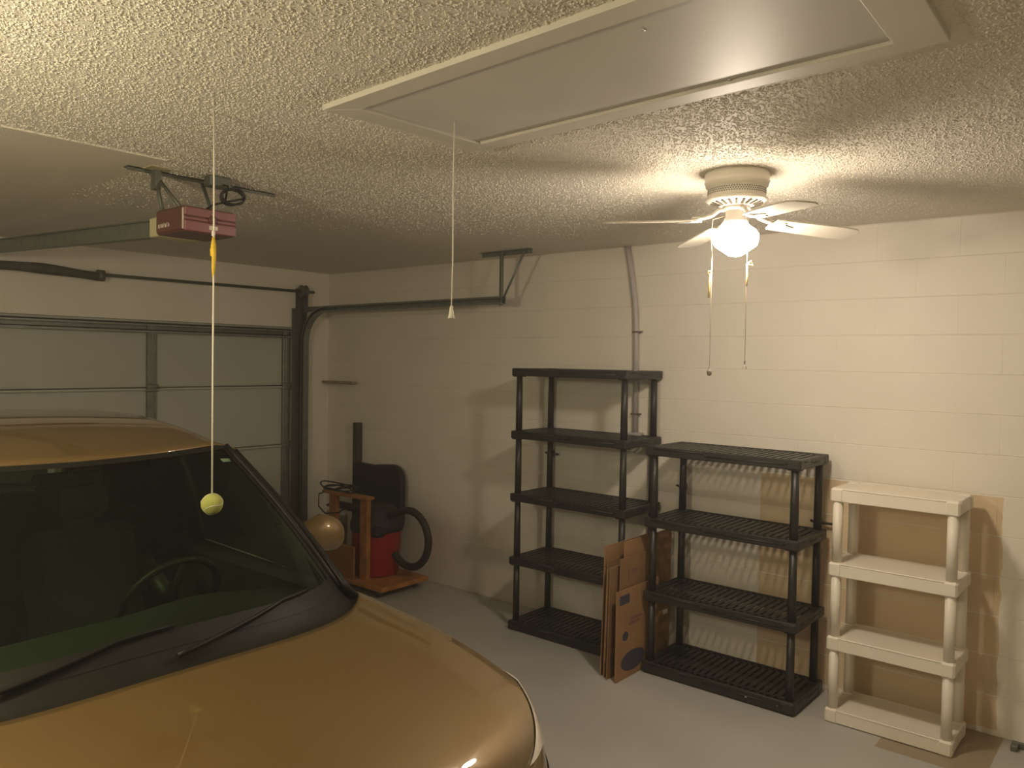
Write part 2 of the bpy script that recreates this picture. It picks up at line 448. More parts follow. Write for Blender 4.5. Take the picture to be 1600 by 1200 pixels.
# the sprayed crumbs of the ceiling texture, real relief where the photograph resolves them
def ceiling_crumbs():
    import numpy as np
    rng = np.random.default_rng(7)
    dens = 12500
    xa, xb_, ya, yb = -5.0, 0.9, 0.0, 4.55
    n = int(dens*(xb_-xa)*(yb-ya))
    x = rng.uniform(xa, xb_, n); y = rng.uniform(ya, yb, n)
    d = np.hypot(x, y)
    f = x*-math.sin(R(40))+y*math.cos(R(40)); r_ = x*math.cos(R(40))+y*math.sin(R(40))
    keep = (f > 0.75) & (np.abs(r_) < f*0.74+0.15) & (rng.uniform(0, 1, n) < np.clip((5.2-d)/2.6, 0, 1))
    hatch_in = (x > -2.08) & (x < -0.40) & (y > 1.515-0.045*(x+2.063)) & (y < 2.185)
    fan_in = np.hypot(x+1.417, y-3.10) < 0.135
    smooth_part = ((x < -3.14) & (y < 1.58)) | (x < -3.45-rng.uniform(0, 1, n)**2*1.3)          # smoother sheet above the opener
    keep &= ~hatch_in & ~fan_in & ~smooth_part
    x, y = x[keep], y[keep]; n = len(x)
    rad = rng.uniform(0.0022, 0.0050, n)*rng.uniform(0.8, 1.15, n); h = rad*rng.uniform(0.55, 0.95, n)
    rot = rng.uniform(0, 6.28, n); asp = rng.uniform(0.65, 1.5, n)
    K = 5; V = 2*K+1
    co = np.zeros((n, V, 3))
    for k in range(K):
        a = 2*math.pi*k/K
        for ring, (rs, hs) in enumerate(((1.0, 0.0), (0.62, 0.78))):
            j = rng.uniform(0.82, 1.18, n)
            px = rad*rs*j*math.cos(a)*asp; py = rad*rs*j*math.sin(a)
            co[:, ring*K+k, 0] = x+px*np.cos(rot)-py*np.sin(rot)
            co[:, ring*K+k, 1] = y+px*np.sin(rot)+py*np.cos(rot)
            co[:, ring*K+k, 2] = H+0.0003-h*hs
    co[:, 2*K, 0] = x; co[:, 2*K, 1] = y; co[:, 2*K, 2] = H-h
    faces = []
    for k in range(K):
        k2 = (k+1) % K
        faces += [(k, K+k, K+k2), (k, K+k2, k2), (K+k, 2*K, K+k2)]
    fa = (np.array(faces)[None, :, ::-1]+(np.arange(n)*V)[:, None, None]).reshape(-1, 3)
    me = bpy.data.meshes.new('ceiling_texture')
    me.vertices.add(n*V); me.vertices.foreach_set('co', co.ravel())
    me.loops.add(fa.size); me.loops.foreach_set('vertex_index', fa.ravel().astype(np.int32))
    me.polygons.add(len(fa)); me.polygons.foreach_set('loop_start', (np.arange(len(fa))*3).astype(np.int32))
    me.polygons.foreach_set('loop_total', np.full(len(fa), 3, np.int32))
    me.polygons.foreach_set('use_smooth', np.ones(len(fa), bool))
    me.materials.append(M['ceiling']); me.update(calc_edges=True); me.validate()
    o = bpy.data.objects.new('ceiling_texture', me); COL.objects.link(o)
    o.parent = bpy.data.objects['ceiling']; o['kind'] = 'stuff'
    print('crumbs', n)
ceiling_crumbs()

# ceiling seam ridge and attic hatch
sm_ = MB().box((-3.155, -2.5, H-0.006), (-3.135, 1.56, H+0.002), bev=0.002)
struct(sm_.build('trim_1', M['ceiling']))

hatch = thing('attic_hatch', 'white flat attic hatch in a moulded frame on the textured ceiling', 'hatch', (-1.25, 1.85, H))
KS = 0.976
A = [(-2.063, 1.515), (-0.42, 1.441), (-0.448*KS, 2.150*KS), (-2.035*KS, 2.228*KS)]      # frame outside corners
Bc = [(x*KS, y*KS) for (x, y) in ((-2.004, 1.623), (-0.545, 1.555), (-0.560, 2.085), (-1.978, 2.149))]     # frame inside corners
for i in range(4):
    j = (i+1) % 4
    q = [A[i], A[j], Bc[j], Bc[i]]
    mb = MB().slab(q, H-0.017, H+0.001)
    mb.build('frame_board', M['frame_paint'], hatch, bevel=0.002)
q = [(Bc[0][0]+.004, Bc[0][1]+.004), (Bc[1][0]-.004, Bc[1][1]+.004), (Bc[2][0]-.004, Bc[2][1]-.006), (Bc[3][0]+.004, Bc[3][1]-.006)]
MB().slab(q, H-0.008, H+0.001).build('hatch_panel', M['trim_gloss'], hatch)
for (x, y) in [(-0.979, 1.61+.01), (-0.965, 2.048)]:
    MB().lathe([(0.0001, -0.001), (0.005, 0), (0.005, 0.003)], (x, y, H-0.0105), n=10).build('screw', M['metal_dot'], hatch)

# ------------------------------------------------------------------ garage door
door = bpy.data.objects.new('door_1', None); COL.objects.link(door); door.location = (XD-0.03, 1.71, 0); struct(door)
SH = 0.533
for k in range(4):
    z0, z1 = k*SH+0.003, (k+1)*SH-0.003
    mb = MB()
    mb.box((XD-0.10, DY0-0.02, z0), (XD-0.055, DY1+0.02, z1), bev=0.003)
    # rolled edges along the section's top and bottom
    mb.box((XD-0.056, DY0+0.06, z1-0.018), (XD-0.026, DY1-0.09, z1), bev=0.004)
    mb.box((XD-0.056, DY0+0.06, z0), (XD-0.046, DY1-0.09, z0+0.013), bev=0.004)
    mb.build('door_section', M['door_skin'], door)
    for y in (DY0+0.05, 0.46, 1.71, 2.96, DY1-0.05):
        w = 0.035
        st = MB().box((XD-0.056, y-w, z0+0.017), (XD-0.020, y+w, z1-0.02), bev=0.006)
        st.box((XD-0.022, y-w*.42, z0+0.02), (XD-0.014, y+w*.42, z1-0.024), bev=0.004)
        s_ = st.build('door_stile', M['galv'], door)
        if k < 3:
            h = MB().box((XD-0.040, y-0.045, z1-0.030), (XD-0.004, y+0.045, z1+0.030), bev=0.008)
            h.tube([(XD-0.004, y-0.05, z1+.002), (XD-0.004, y+0.05, z1+.002)], 0.008, 8)
            h.build('hinge', M['galv'], door)
st = MB()
st.box((XD-0.055, DY0-0.01, 2.048), (XD+0.012, DY1-0.02, 2.055)); st.box((XD+0.004, DY0-0.01, 2.03), (XD+0.012, DY1-0.02, 2.055))
st.box((XD-0.055, DY0-0.01, 2.100), (XD+0.012, DY1-0.02, 2.107)); st.box((XD+0.004, DY0-0.01, 2.085), (XD+0.012, DY1-0.02, 2.107))
st.box((XD-0.056, DY0-0.01, 2.05), (XD-0.048, DY1-0.02, 2.105))
st.build('strut', M['galv'], door)

# side frame with vertical track, curve, horizontal track and hanger
TY, TX = 4.31, XD+0.075
tr = thing('door_track', 'dark steel garage door track curving up beside the door and along the block wall', 'track', (TX, TY, 0))
def channel(path, w=0.026, d=0.055):
    """C-shaped track following a path in the xz plane at y = TY, lips toward the room centre"""
    mb = MB(); n = len(path)
    prof = [(-w, 0), (-w, d), (-w*.5, d), (-w*.5, d-0.006), (-w+.005, d-0.006), (-w+.005, 0.005), (w-.005, 0.005), (w-.005, d-0.006), (w*.5, d-0.006), (w*.5, d), (w, d), (w, 0)]
    vs = []
    for i, (x, z) in enumerate(path):
        a = path[min(i+1, n-1)]; b = path[max(i-1, 0)]
        t = Vector((a[0]-b[0], 0, a[1]-b[1])).normalized(); nn = Vector((-t.z, 0, t.x))
        for (u, v) in prof: p = Vector((x, TY-v+0.03, z))+nn*u; vs.append(p)
    m_ = len(prof); fs = []
    for i in range(n-1):
        for k in range(m_): k2 = (k+1) % m_; fs.append((i*m_+k, i*m_+k2, (i+1)*m_+k2, (i+1)*m_+k))
    fs.append(list(range(m_))); fs.append([(n-1)*m_+k for k in range(m_)][::-1])
    return mb.add(vs, fs)
rad = 0.30; ZT = 2.285
path = [(TX, 0.03)]+[(TX, z) for z in (1.0, 1.8)]
for a in range(0, 91, 10): path.append((TX+rad-rad*math.cos(R(a)), ZT-rad+rad*math.sin(R(a))))
channel(path, 0.024).build('vertical_rail', M['galv'], tr)
channel([(TX+rad+0.001, ZT), (-3.72, ZT+0.006)], 0.028).build('horizontal_rail', M['galv'], tr)
MB().box((TX-0.02, TY+0.012, ZT-0.014), (TX+0.42, TY+0.018, ZT+0.03)).build('rail_brace', M['dark_steel'], tr)
j_ = MB().box((XD+0.002, DY1-0.02, 0.0), (XD+0.010, TY+0.045, 2.30), bev=0.002)
j_.box((XD+0.002, TY+0.036, 0.0), (XD+0.05, TY+0.042, 2.30))
j_.build('jamb_angle', M['dark_steel'], tr)
hx = -3.75
hg = MB()
hg.box((hx-0.018, TY+0.01, ZT-0.03), (hx+0.018, TY+0.014, H-0.002)); hg.box((hx+0.014, TY-0.01, ZT-0.03), (hx+0.018, TY+0.014, H-0.002))
hg.build('hanger', M['galv'], tr)
hx2 = -3.53
dx = Vector((hx2-hx, 0, H-0.01-ZT)); 
MB().tube([(hx+0.01, TY+0.006, ZT-0.01), (hx2, TY+0.006, H-0.012)], 0.010, 4).build('diagonal_brace', M['galv'], tr)
MB().box((-3.95, TY-0.005, H-0.006), (-3.48, TY+0.028, H-0.001)).box((-3.95, TY+0.024, H-0.034), (-3.48, TY+0.028, H-0.001)).build('ceiling_angle', M['galv'], tr)

# torsion shaft
SX, SZ = XD+0.085, 2.452
sh = thing('torsion_bar', 'dark steel torsion bar with sheathed spring above the garage door', 'door spring', (SX, 2.0, SZ))
MB().tube([(SX, -0.85, SZ-0.03), (SX, 4.40, SZ)], 0.0125, 10).build('shaft', M['dark_steel'], sh)
pts = []; rr = []
for i in range(41):
    t = i/40; y = 1.05+t*(2.53-1.05)
    pts.append((SX, y, SZ-0.025 - 0.016*math.sin(t*6.5+0.4)+0.006)); rr.append(0.034+0.004*math.sin(t*19))
pts[-1] = (SX, 2.53, SZ-0.018)
MB().tube(pts, rr, 12).build('spring', M['spring'], sh)
MB().tube([(SX, 2.50, SZ-0.018), (SX, 2.545, SZ-0.018)], 0.042, 14).build('winding_cone', M['dark_steel'], sh)
dr = MB()
m_ = Matrix.Rotation(R(90), 4, 'X')
dr.lathe([(0.001, 0.03), (0.05, 0.03), (0.058, 0.022), (0.046, 0.016), (0.046, -0.016), (0.058, -0.022), (0.05, -0.03), (0.001, -0.03)], (SX, 4.285, SZ), n=24, m=m_)
dr.build('cable_drum', M['dark_steel'], sh)
MB().box((XD+0.002, 4.315, SZ-0.19), (XD+0.11, 4.322, SZ+0.03)).box((XD+0.002, 4.26, SZ-0.19), (XD+0.008, 4.34, SZ+0.03)).build('bearing_plate', M['dark_steel'], sh)

# ------------------------------------------------------------------ opener
OPX0, OPX1, OPY0, OPY1, OZ0, OZ1 = -3.325, -3.08, 1.60, 1.835, 2.360, 2.468
op = thing('garage_door_opener', 'maroon garage door opener hanging under the ceiling', 'opener', (-3.2, 1.72, OZ0))
b_ = MB().box((OPX0, OPY0, OZ0+0.004), (OPX1-0.012, OPY1, OZ1), bev=0.010)
b_.build('housing', M['opener_red'], op)
f_ = MB()
for (z0, z1, d) in ((OZ0+0.006, OZ0+0.047, 0.0), (OZ0+0.050, OZ0+0.064, -0.004), (OZ0+0.067, OZ1-0.006, -0.001)):
    f_.box((OPX1-0.014, OPY0+0.004, z0), (OPX1+d, OPY1-0.004, z1), bev=0.003)
f_.build('front_panel', M['opener_face'], op)
f_ = MB().lathe([(0.001, 0.006), (0.016, 0.006), (0.021, 0.0)], (OPX1-0.003, 1.725, OZ0+0.062), n=24, m=Matrix.Rotation(R(90), 4, 'Y'))
f_.build('round_badge', M['opener_red'], op)
MB().box((OPX1-0.002, 1.707, OZ0+0.020), (OPX1+0.0015, 1.745, OZ0+0.036)).build('sticker', M['opener_label'], op)
MB().box((OPX1-0.0135, OPY0-0.0015, OZ0+0.012), (OPX1-0.009, OPY0+0.003, OZ1-0.012)).build('side_seam', M['opener_label'], op)
t_ = MB()
random.seed(4)
x = OPX0+0.028
for ch in range(7):                                       # worn pale lettering on the side
    w = 0.0105
    t_.box((x, OPY0-0.001, OZ0+0.030), (x+0.003, OPY0+0.001, OZ0+0.048))
    t_.box((x, OPY0-0.001, OZ0+0.044), (x+w-0.002, OPY0+0.001, OZ0+0.048))
    if ch % 2: t_.box((x, OPY0-0.001, OZ0+0.037), (x+w-0.003, OPY0+0.001, OZ0+0.040))
    else: t_.box((x+w-0.005, OPY0-0.001, OZ0+0.030), (x+w-0.002, OPY0+0.001, OZ0+0.048))
    x += w+0.0035
o = t_.build('lettering', M['opener_label'], op); o['kind'] = 'stuff'
MB().box((OPX0-0.085, 1.615, OZ0+0.004), (OPX0+0.0, 1.80, OZ1-0.022), bev=0.004).build('end_bracket', M['opener_end'], op)
# rail to the header
rl = MB()
ry = 1.71
def rail_z(x): return 2.420 + (x+3.38)*(-0.042)
for (dz0, dz1, dy) in ((-0.040, -0.034, 0.022), (0.034, 0.040, 0.022), (-0.036, 0.036, 0.004)):
    x0, x1 = XD+0.02, OPX0-0.080
    vs = []
    for x in (x0, x1):
        z = rail_z(x)
        vs += [(x, ry-dy, z+dz0), (x, ry+dy, z+dz0), (x, ry+dy, z+dz1), (x, ry-dy, z+dz1)]
    rl.add(vs, [(0,1,2,3),(4,7,6,5),(0,4,5,1),(1,5,6,2),(2,6,7,3),(3,7,4,0)])
rl.build('rail', M['galv'], op)
MB().box((XD+0.001, ry-0.04, rail_z(XD)-0.06), (XD+0.03, ry+0.04, rail_z(XD)+0.06), bev=0.005).build('header_bracket', M['galv'], op)
# perforated angle on the ceiling and the hangers
an = MB().box((-3.40, 1.50, H-0.005), (-3.362, 2.20, H-0.001)).box((-3.366, 1.50, H-0.018), (-3.362, 2.20, H-0.001))
an.build('ceiling_angle', M['dark_steel'], op)
for (x0, y0, x1, y1) in ((-3.36, 1.615, -3.29, 1.615), (-3.36, 1.615, -3.2, 1.66), (-3.36, 1.83, -3.25, 1.82)):
    MB().tube([(x0, y0, H-0.02), (x1, y1, OZ1-0.005)], 0.009, 4).build('hanger_strap', M['dark_steel'], op)
MB().slab([(-3.355, 1.56), (-3.27, 1.56), (-3.28, 1.65), (-3.35, 1.65)], H-0.004, H-0.0005).build('ceiling_plate', M['opener_end'], op)
MB().box((-3.365, 1.600, H-0.085), (-3.325, 1.625, H-0.002)).build('hanger_foot', M['dark_steel'], op)
cd = MB(); pts = []
for i in range(70):
    a = i/69*2*math.pi*2.6
    rr_ = 0.045+0.008*math.sin(i*.5)
    pts.append((-3.16+0.01*math.sin(a*1.3), 1.86+rr_*math.cos(a)*1.05, 2.548+rr_*math.sin(a)*.85))
pts = [(-3.2, 1.74, OZ1)]+[(-3.18, 1.78, 2.505)]+pts+[(-3.2, 1.86, 2.60), (-3.25, 1.84, H-0.03)]
cd.tube(pts, 0.0045, 6); cd.build('power_cord', M['black_cord'], op)
MB().box((-3.28, 1.79, H-0.05), (-3.22, 1.89, H-0.002), bev=0.006).build('outlet', M['dark_steel'], op)

# ------------------------------------------------------------------ hanging ball and hatch pull cord
bx, by = -2.400, 1.345
ball = thing('tennis_ball', 'yellow-green tennis ball hanging on a white cord in front of the windshield', 'ball', (bx, by, 1.345))
bz, br = 1.378, 0.0345
bb = MB(); prof = [(max(0.0001, br*math.sin(math.pi*i/24)), br*math.cos(math.pi*i/24)) for i in range(25)]
bb.lathe(prof, (bx, by, bz), n=36); bb.build('felt_ball', M['ball'], ball)
pts = []
for i in range(80):
    t = 2*math.pi*i/80; a_, b2 = 0.75, 0.25
    x = a_*math.cos(t)+b2*math.cos(3*t); y = a_*math.sin(t)-b2*math.sin(3*t); z = 2*math.sqrt(a_*b2)*math.sin(2*t)
    v = Vector((x, z, y)).normalized()*(br+0.0002); pts.append((bx+v.x, by+v.y, bz+v.z))
MB().tube(pts, 0.0012, 5, closed=True).build('seam', M['ball_line'], ball)
MB().tube([(bx, by, H), (bx+0.003, by, 2.2), (bx, by, 1.8), (bx, by, bz+br-0.003)], 0.0028, 6).build('cord', M['cord'], ball)
yt = MB(); zt = 2.15
yt.tube([(bx+0.001, by, 2.245), (bx+0.002, by-0.001, 2.215), (bx+0.004, by, 2.175), (bx+0.001, by, 2.145), (bx+0.001, by, 2.110)], [0.004, 0.0085, 0.007, 0.006, 0.003], 7)
yt.tube([(bx-0.002, by, 2.210), (bx-0.012, by-.002, 2.207), (bx-0.006, by-.004, 2.183)], 0.003, 5)
yt.build('yellow_tape', M['yellow'], ball)
MB().box((bx-0.006, by-0.004, 2.247), (bx+0.007, by+0.004, 2.265), bev=0.002).build('paper_tag', M['tape'], ball)

px_, py_ = -1.838, 1.872
pull = thing('pull_cord', 'thin white pull cord hanging from the attic hatch with a bell-shaped knob', 'cord', (px_, py_, 2.0))
MB().tube([(px_, py_, H-0.008), (px_-0.002, py_, 2.4), (px_+0.001, py_, 2.2), (px_-0.002, py_, 2.036)], 0.0021, 6).build('cord', M['cord'], pull)
MB().lathe([(0.0025, 0.042), (0.005, 0.040), (0.0065, 0.025), (0.009, 0.010), (0.0125, 0.0), (0.0001, 0.001)], (px_-0.002, py_, 1.997), n=18).build('knob', M['cord'], pull)

# ------------------------------------------------------------------ ceiling fan
FX, FY = -1.417, 3.10
fan = thing('ceiling_fan', 'white flush-mount ceiling fan with four blades and a glowing globe', 'ceiling fan', (FX, FY, H))
MB().lathe([(0.128, 0), (0.130, -0.010), (0.128, -0.022), (0.128, -0.034), (0.131, -0.038), (0.128, -0.044), (0.124, -0.058), (0.116, -0.062),
            (0.116, -0.098), (0.113, -0.106)], (FX, FY, H), n=48).build('housing', M['fan_white'], fan)
MB().lathe([(0.113, -0.104), (0.124, -0.108), (0.125, -0.112), (0.105, -0.122), (0.060, -0.136), (0.052, -0.138), (0.0001, -0.138)], (FX, FY, H), n=48).build('motor_cover', M['fan_white'], fan)
sl = MB()
for k in range(22):
    a = 2*math.pi*k/22
    m_ = Matrix.Translation((FX, FY, H-0.1285)) @ Matrix.Rotation(a, 4, 'Z') @ Matrix.Translation((0.088, 0, 0)) @ Matrix.Rotation(R(-17), 4, 'Y')
    sl.box((-0.018, -0.0045, -0.003), (0.018, 0.0045, 0.003), m=m_)
o = sl.build('vent_slots', M['slot_dark'], fan); o['kind'] = 'stuff'
sl = MB()
for k in range(72):
    for r_ in range(3):
        a = 2*math.pi*(k+.5*(r_ % 2))/72
        m_ = Matrix.Translation((FX, FY, H-0.072-r_*0.008)) @ Matrix.Rotation(a, 4, 'Z') @ Matrix.Translation((0.116, 0, 0))
        sl.box((-0.002, -0.0022, -0.0022), (0.0008, 0.0022, 0.0022), m=m_)
o = sl.build('vent_holes', M['slot_dark'], fan); o['kind'] = 'stuff'
MB().lathe([(0.0001, -0.136), (0.056, -0.136), (0.056, -0.150), (0.040, -0.154), (0.0001, -0.154)], (FX, FY, H), n=32).build('flywheel', M['fan_white'], fan)
MB().lathe([(0.0001, -0.152), (0.043, -0.152), (0.044, -0.192), (0.048, -0.196), (0.048, -0.204), (0.0001, -0.206)], (FX, FY, H), n=32).build('light_fitter', M['fan_white'], fan)
gl_ = MB()
gl_.lathe([(0.046, -0.203), (0.052, -0.210), (0.060, -0.218), (0.080, -0.232), (0.091, -0.248)], (FX, FY, H), n=40, mi=1)
gl_.lathe([(0.091, -0.248), (0.093, -0.262), (0.088, -0.288), (0.082, -0.298),
            (0.062, -0.312), (0.045, -0.324), (0.030, -0.334), (0.012, -0.340), (0.0001, -0.341)], (FX, FY, H), n=40)
gl_.build('globe', [M['globe'], M['globe_shoulder']], fan)
BZ = H-0.178
for (a0, pitch) in ((54, -10), (139, -8), (-132, -8), (-41, -2)):
    rot_ = Matrix.Translation((FX, FY, BZ)) @ Matrix.Rotation(R(a0), 4, 'Z')
    pit = rot_ @ Matrix.Translation((0.0, 0, -0.012)) @ Matrix.Rotation(R(pitch), 4, 'X') @ Matrix.Rotation(R(3.4), 4, 'Y')
    out = [(0.165, -0.048), (0.19, -0.054), (0.30, -0.060), (0.47, -0.066), (0.535, -0.058), (0.556, -0.035), (0.558, 0.0),
           (0.556, 0.035), (0.535, 0.058), (0.47, 0.066), (0.30, 0.060), (0.19, 0.054), (0.165, 0.048)]
    bl = MB().slab(out, -0.003, 0.003, m=pit).build('blade', M['blade'], fan)
    arm = MB()
    pts = [rot_ @ Vector(p) for p in ((0.045, 0, 0.028), (0.075, 0, 0.024), (0.105, 0, 0.0), (0.14, 0, -0.012), (0.19, 0, -0.014))]
    arm.tube(pts, [0.009, 0.009, 0.008, 0.007, 0.006], 8)
    sh_ = [(0.150, -0.010), (0.170, -0.036), (0.205, -0.040), (0.215, -0.020), (0.250, -0.008), (0.258, 0.0), (0.250, 0.008), (0.215, 0.020), (0.205, 0.040), (0.170, 0.036), (0.150, 0.010)]
    arm.slab(sh_, -0.008, -0.003, m=pit)
    arm.build('blade_arm', M['fan_white'], fan)
# pull chains
def chain(x, y, z0, z1, name, fob):
    mb = MB().tube([(x, y, z0), (x-.001, y, (z0+z1)/2), (x, y, z1)], 0.0012, 6)
    o = mb.build(name, M['chain'], fan)
    f = MB()
    if fob == 'drop':
        f.lathe([(0.0001, 0.030), (0.003, 0.028), (0.005, 0.022), (0.0105, 0.012), (0.0115, 0.004), (0.008, -0.006), (0.0001, -0.010)], (x, y, z1-0.026), n=8, smooth=False)
    else:
        f.lathe([(0.0001, 0.036), (0.003, 0.034), (0.003, 0.020), (0.008, 0.012), (0.013, 0.0), (0.0001, 0.002)], (x, y, z1-0.034), n=8, smooth=False)
    f.build('fob', M['crystal'], o)
    return o
ux, uy = math.cos(R(40)), math.sin(R(40))
c1 = (FX-0.083*ux, FY-0.083*uy); c2 = (FX+0.050*ux, FY+0.050*uy)
r1 = (c1[0], c1[1]); r2 = (c2[0], c2[1])
MB().tube([(FX-0.042*ux, FY-0.042*uy, H-0.175), (FX-0.096*ux, FY-0.096*uy, H-0.19), (c1[0]-.018*ux, c1[1]-.018*uy, H-0.26), (c1[0]-.012*ux, c1[1]-.012*uy, H-0.345)], 0.0014, 6).build('chain_guide', M['chain'], fan)
k1 = chain(r1[0]-.012*ux, r1[1]-.012*uy, H-0.34, 1.846, 'pull_chain', 'drop')
k2 = chain(r2[0], r2[1], H-0.17, 1.875, 'pull_chain', 'bell')
rb = MB()
x, y, z = r1[0]-.012*ux, r1[1]-.012*uy, 2.235
rb.tube([(x, y, z+.004), (x-.012*ux, y-.012*uy, z+.008), (x-.018*ux, y-.018*uy, z-.006), (x-.004*ux, y-.004*uy, z-.002)], 0.004, 5)
rb.tube([(x-.006*ux, y-.006*uy, z), (x-.009*ux, y-.009*uy, z-.05), (x-.010*ux, y-.010*uy, z-.10)], 0.004, 5)
rb.build('ribbon', M['ribbon'], k1)
rb = MB(); x, y, z = r2[0], r2[1], 2.275
rb.tube([(x, y, z), (x+.016*ux, y+.016*uy, z+.012), (x+.026*ux, y+.026*uy, z-.008), (x+.004*ux, y+.004*uy, z)], 0.0035, 5)
rb.tube([(x, y, z), (x+.001, y, z-.05), (x, y, z-.09)], 0.0035, 5)
rb.build('ribbon', M['ribbon'], k2)

# second fitting behind the camera, lighting the car and the near ceiling
LX, LY, LZ = -2.1, -0.25, 2.14
lamp2 = thing('pendant_light', 'round white pendant light hanging over the far side of the car', 'pendant light', (LX, LY, H))
MB().lathe([(0.065, 0), (0.062, -0.02), (0.01, -0.03)], (LX, LY, H), n=28).build('base', M['fan_white'], lamp2)
MB().tube([(LX, LY, H-0.02), (LX, LY, LZ+0.10)], 0.008, 8).build('stem', M['fan_white'], lamp2)
MB().lathe([(0.03, 0.115), (0.07, 0.095), (0.105, 0.05), (0.115, 0.0), (0.10, -0.05), (0.06, -0.09), (0.0001, -0.11)], (LX, LY, LZ), n=32).build('globe', M['globe2'], lamp2)

# ------------------------------------------------------------------ conduit and wall fittings
pp = thing('wall_pipe', 'grey vertical pipe clamped to the block wall behind the tall black rack', 'pipe', (-2.79, YW, 1.37))
MB().tube([(-2.875, YW-0.024, H), (-2.862, YW-0.024, 2.58), (-2.835, YW-0.024, 2.44), (-2.812, YW-0.024, 2.30), (-2.80, YW-0.024, 2.2),
           (-2.792, YW-0.024, 2.0), (-2.785, YW-0.024, 1.39)], 0.019, 14).build('pipe', M['pipe'], pp)
MB().box((-2.83, YW-0.055, 1.345), (-2.73, YW, 1.392), bev=0.006).build('pipe_socket', M['pipe'], pp)
for z in (2.065, 1.515):
    MB().box((-2.815, YW-0.045, z-0.006), (-2.765, YW-0.001, z+0.006), bev=0.002).build('clamp', M['clamp'], pp)
    MB().tube([(-2.765, YW-0.03, z), (-2.742, YW-0.03, z+.002)], 0.006, 8).build('screw', M['clamp'], pp)

lg = MB().box((XD+0.004, YW-0.075, 1.622), (-5.73, YW, 1.642), bev=0.003)
tag(lg.build('wall_ledge', M['ledge']), 'thin weathered board fixed to the wall near the garage door corner', 'shelf')
for (x0, x1, z, lab) in ((-3.53, -3.42, 1.189, 'small dark hook on the wall behind the tall black rack'),
                         (-2.46, -2.40, 1.07, 'small dark hook on the wall by the left rear post of the lower black rack'),
                         (-1.60, -1.44, 0.965, 'small dark hook on the wall between the black and white racks')):
    hk = MB().box((x0+0.03, YW-0.006, z-0.022), (x0+0.055, YW+0.0005, z+0.022), bev=0.002)
    hk.tube([(x0+0.042, YW-0.004, z), (x0+0.042, YW-0.03, z), (x0+0.03, YW-0.04, z)], 0.006, 8)
    hk.tube([(x0, YW-0.038, z+0.006), (x0+0.02, YW-0.040, z), (x1, YW-0.036, z)], 0.0075, 8)
    tag(hk.build('wall_hook', M['black_plastic']), lab, 'hook', 'hooks on the block wall')

# ------------------------------------------------------------------ resin racks
def black_rack(name, label, x0, y0, w, d, levels, top, group=None):
    """levels = heights of the shelf tops, bottom first"""
    t = thing(name, label, 'shelf rack', (x0+w/2, y0+d/2, 0), group)
    hR, r = 0.052, 0.023
    px = (x0+0.040, x0+w-0.040); py = (y0+0.040, y0+d-0.040)
    for i, z in enumerate(levels):
        bot = (i == 0)
        hh = 0.062 if bot else hR
        mb = MB()
        e = 0.010
        # rim: four walls with a stepped outer face
        for (lo, hi) in (((x0, y0, z-hh), (x0+w, y0+0.016, z)), ((x0, y0+d-0.016, z-hh), (x0+w, y0+d, z)),
                         ((x0, y0+0.016, z-hh), (x0+0.016, y0+d-0.016, z)), ((x0+w-0.016, y0+0.016, z-hh), (x0+w, y0+d-0.016, z))):
            mb.box(lo, hi, bev=0.005)
        # raised bead round the rim
        for (a, b) in (((x0+0.05, y0-0.002, z-0.010), (x0+w*.40, y0-0.002, z-0.010)), ((x0+w*.40, y0-0.002, z-0.010), (x0+w*.43, y0-0.002, z-0.026)),
                       ((x0+w*.43, y0-0.002, z-0.026), (x0+w-0.08, y0-0.002, z-0.026)), ((x0+w-0.08, y0-0.002, z-0.026), (x0+w-0.05, y0-0.002, z-0.012)),
                       ((x0+w+0.001, y0+0.05, z-0.012), (x0+w+0.001, y0+d*.35, z-0.012)), ((x0+w+0.001, y0+d*.35, z-0.012), (x0+w+0.001, y0+d*.42, z-0.026)),
                       ((x0+w+0.001, y0+d*.42, z-0.026), (x0+w+0.001, y0+d-0.06, z-0.026))):
            mb.tube([a, b], 0.004, 5)
        # corner sockets
        for cx in px:
            for cy in py:
                mb.box((cx-0.042, cy-0.042, z-hh-0.006), (cx+0.042, cy+0.042, z+0.001), bev=0.012)
        # long ribs
        for q in (0.33, 0.66):
            yy = y0+d*q
            mb.box((x0+0.014, yy-0.010, z-0.030), (x0+w-0.014, yy+0.010, z-0.0095))
        mb.box((x0+0.014, y0+0.014, z-0.012), (x0+w-0.014, y0+0.045, z-0.003))
        mb.box((x0+0.014, y0+d-0.045, z-0.012), (x0+w-0.014, y0+d-0.014, z-0.003))
        n = int((w-0.06)/0.040)
        for k in range(n+1):
            xx = x0+0.03+(w-0.06)*k/n
            mb.box((xx-0.0135, y0+0.02, z-0.009), (xx+0.0135, y0+d-0.02, z-0.003), bev=0.001)
        if bot:
            mb.box((x0+0.01, y0+0.01, 0.0), (x0+w-0.01, y0+0.02, z-hh+.01))
            mb.box((x0+0.01, y0+d-0.02, 0.0), (x0+w-0.01, y0+d-0.01, z-hh+.01))
            mb.box((x0+0.01, y0+0.02, 0.0), (x0+0.02, y0+d-0.02, z-hh+.01))
            mb.box((x0+w-0.02, y0+0.02, 0.0), (x0+w-0.01, y0+d-0.02, z-hh+.01))
        mb.build('shelf', M['black_plastic'], t)
        if i+1 < len(levels):
            for cx in px:
                for cy in py:
                    z1 = levels[i+1]-hR
                    MB().lathe([(r, z), (r-0.001, z+(z1-z)*.5), (r-0.003, z1)], (cx, cy, 0), n=16).build('post', M['black_plastic'], t)
    return t
AX, AY = -3.515, 4.175
ra = black_rack('shelf_rack', 'tall black resin rack with five slatted shelves against the wall', AX, AY, 0.925, 0.44, [0.062, 0.505, 0.945, 1.378, 1.808], 1.8)
BX, BY = -2.425, 4.135
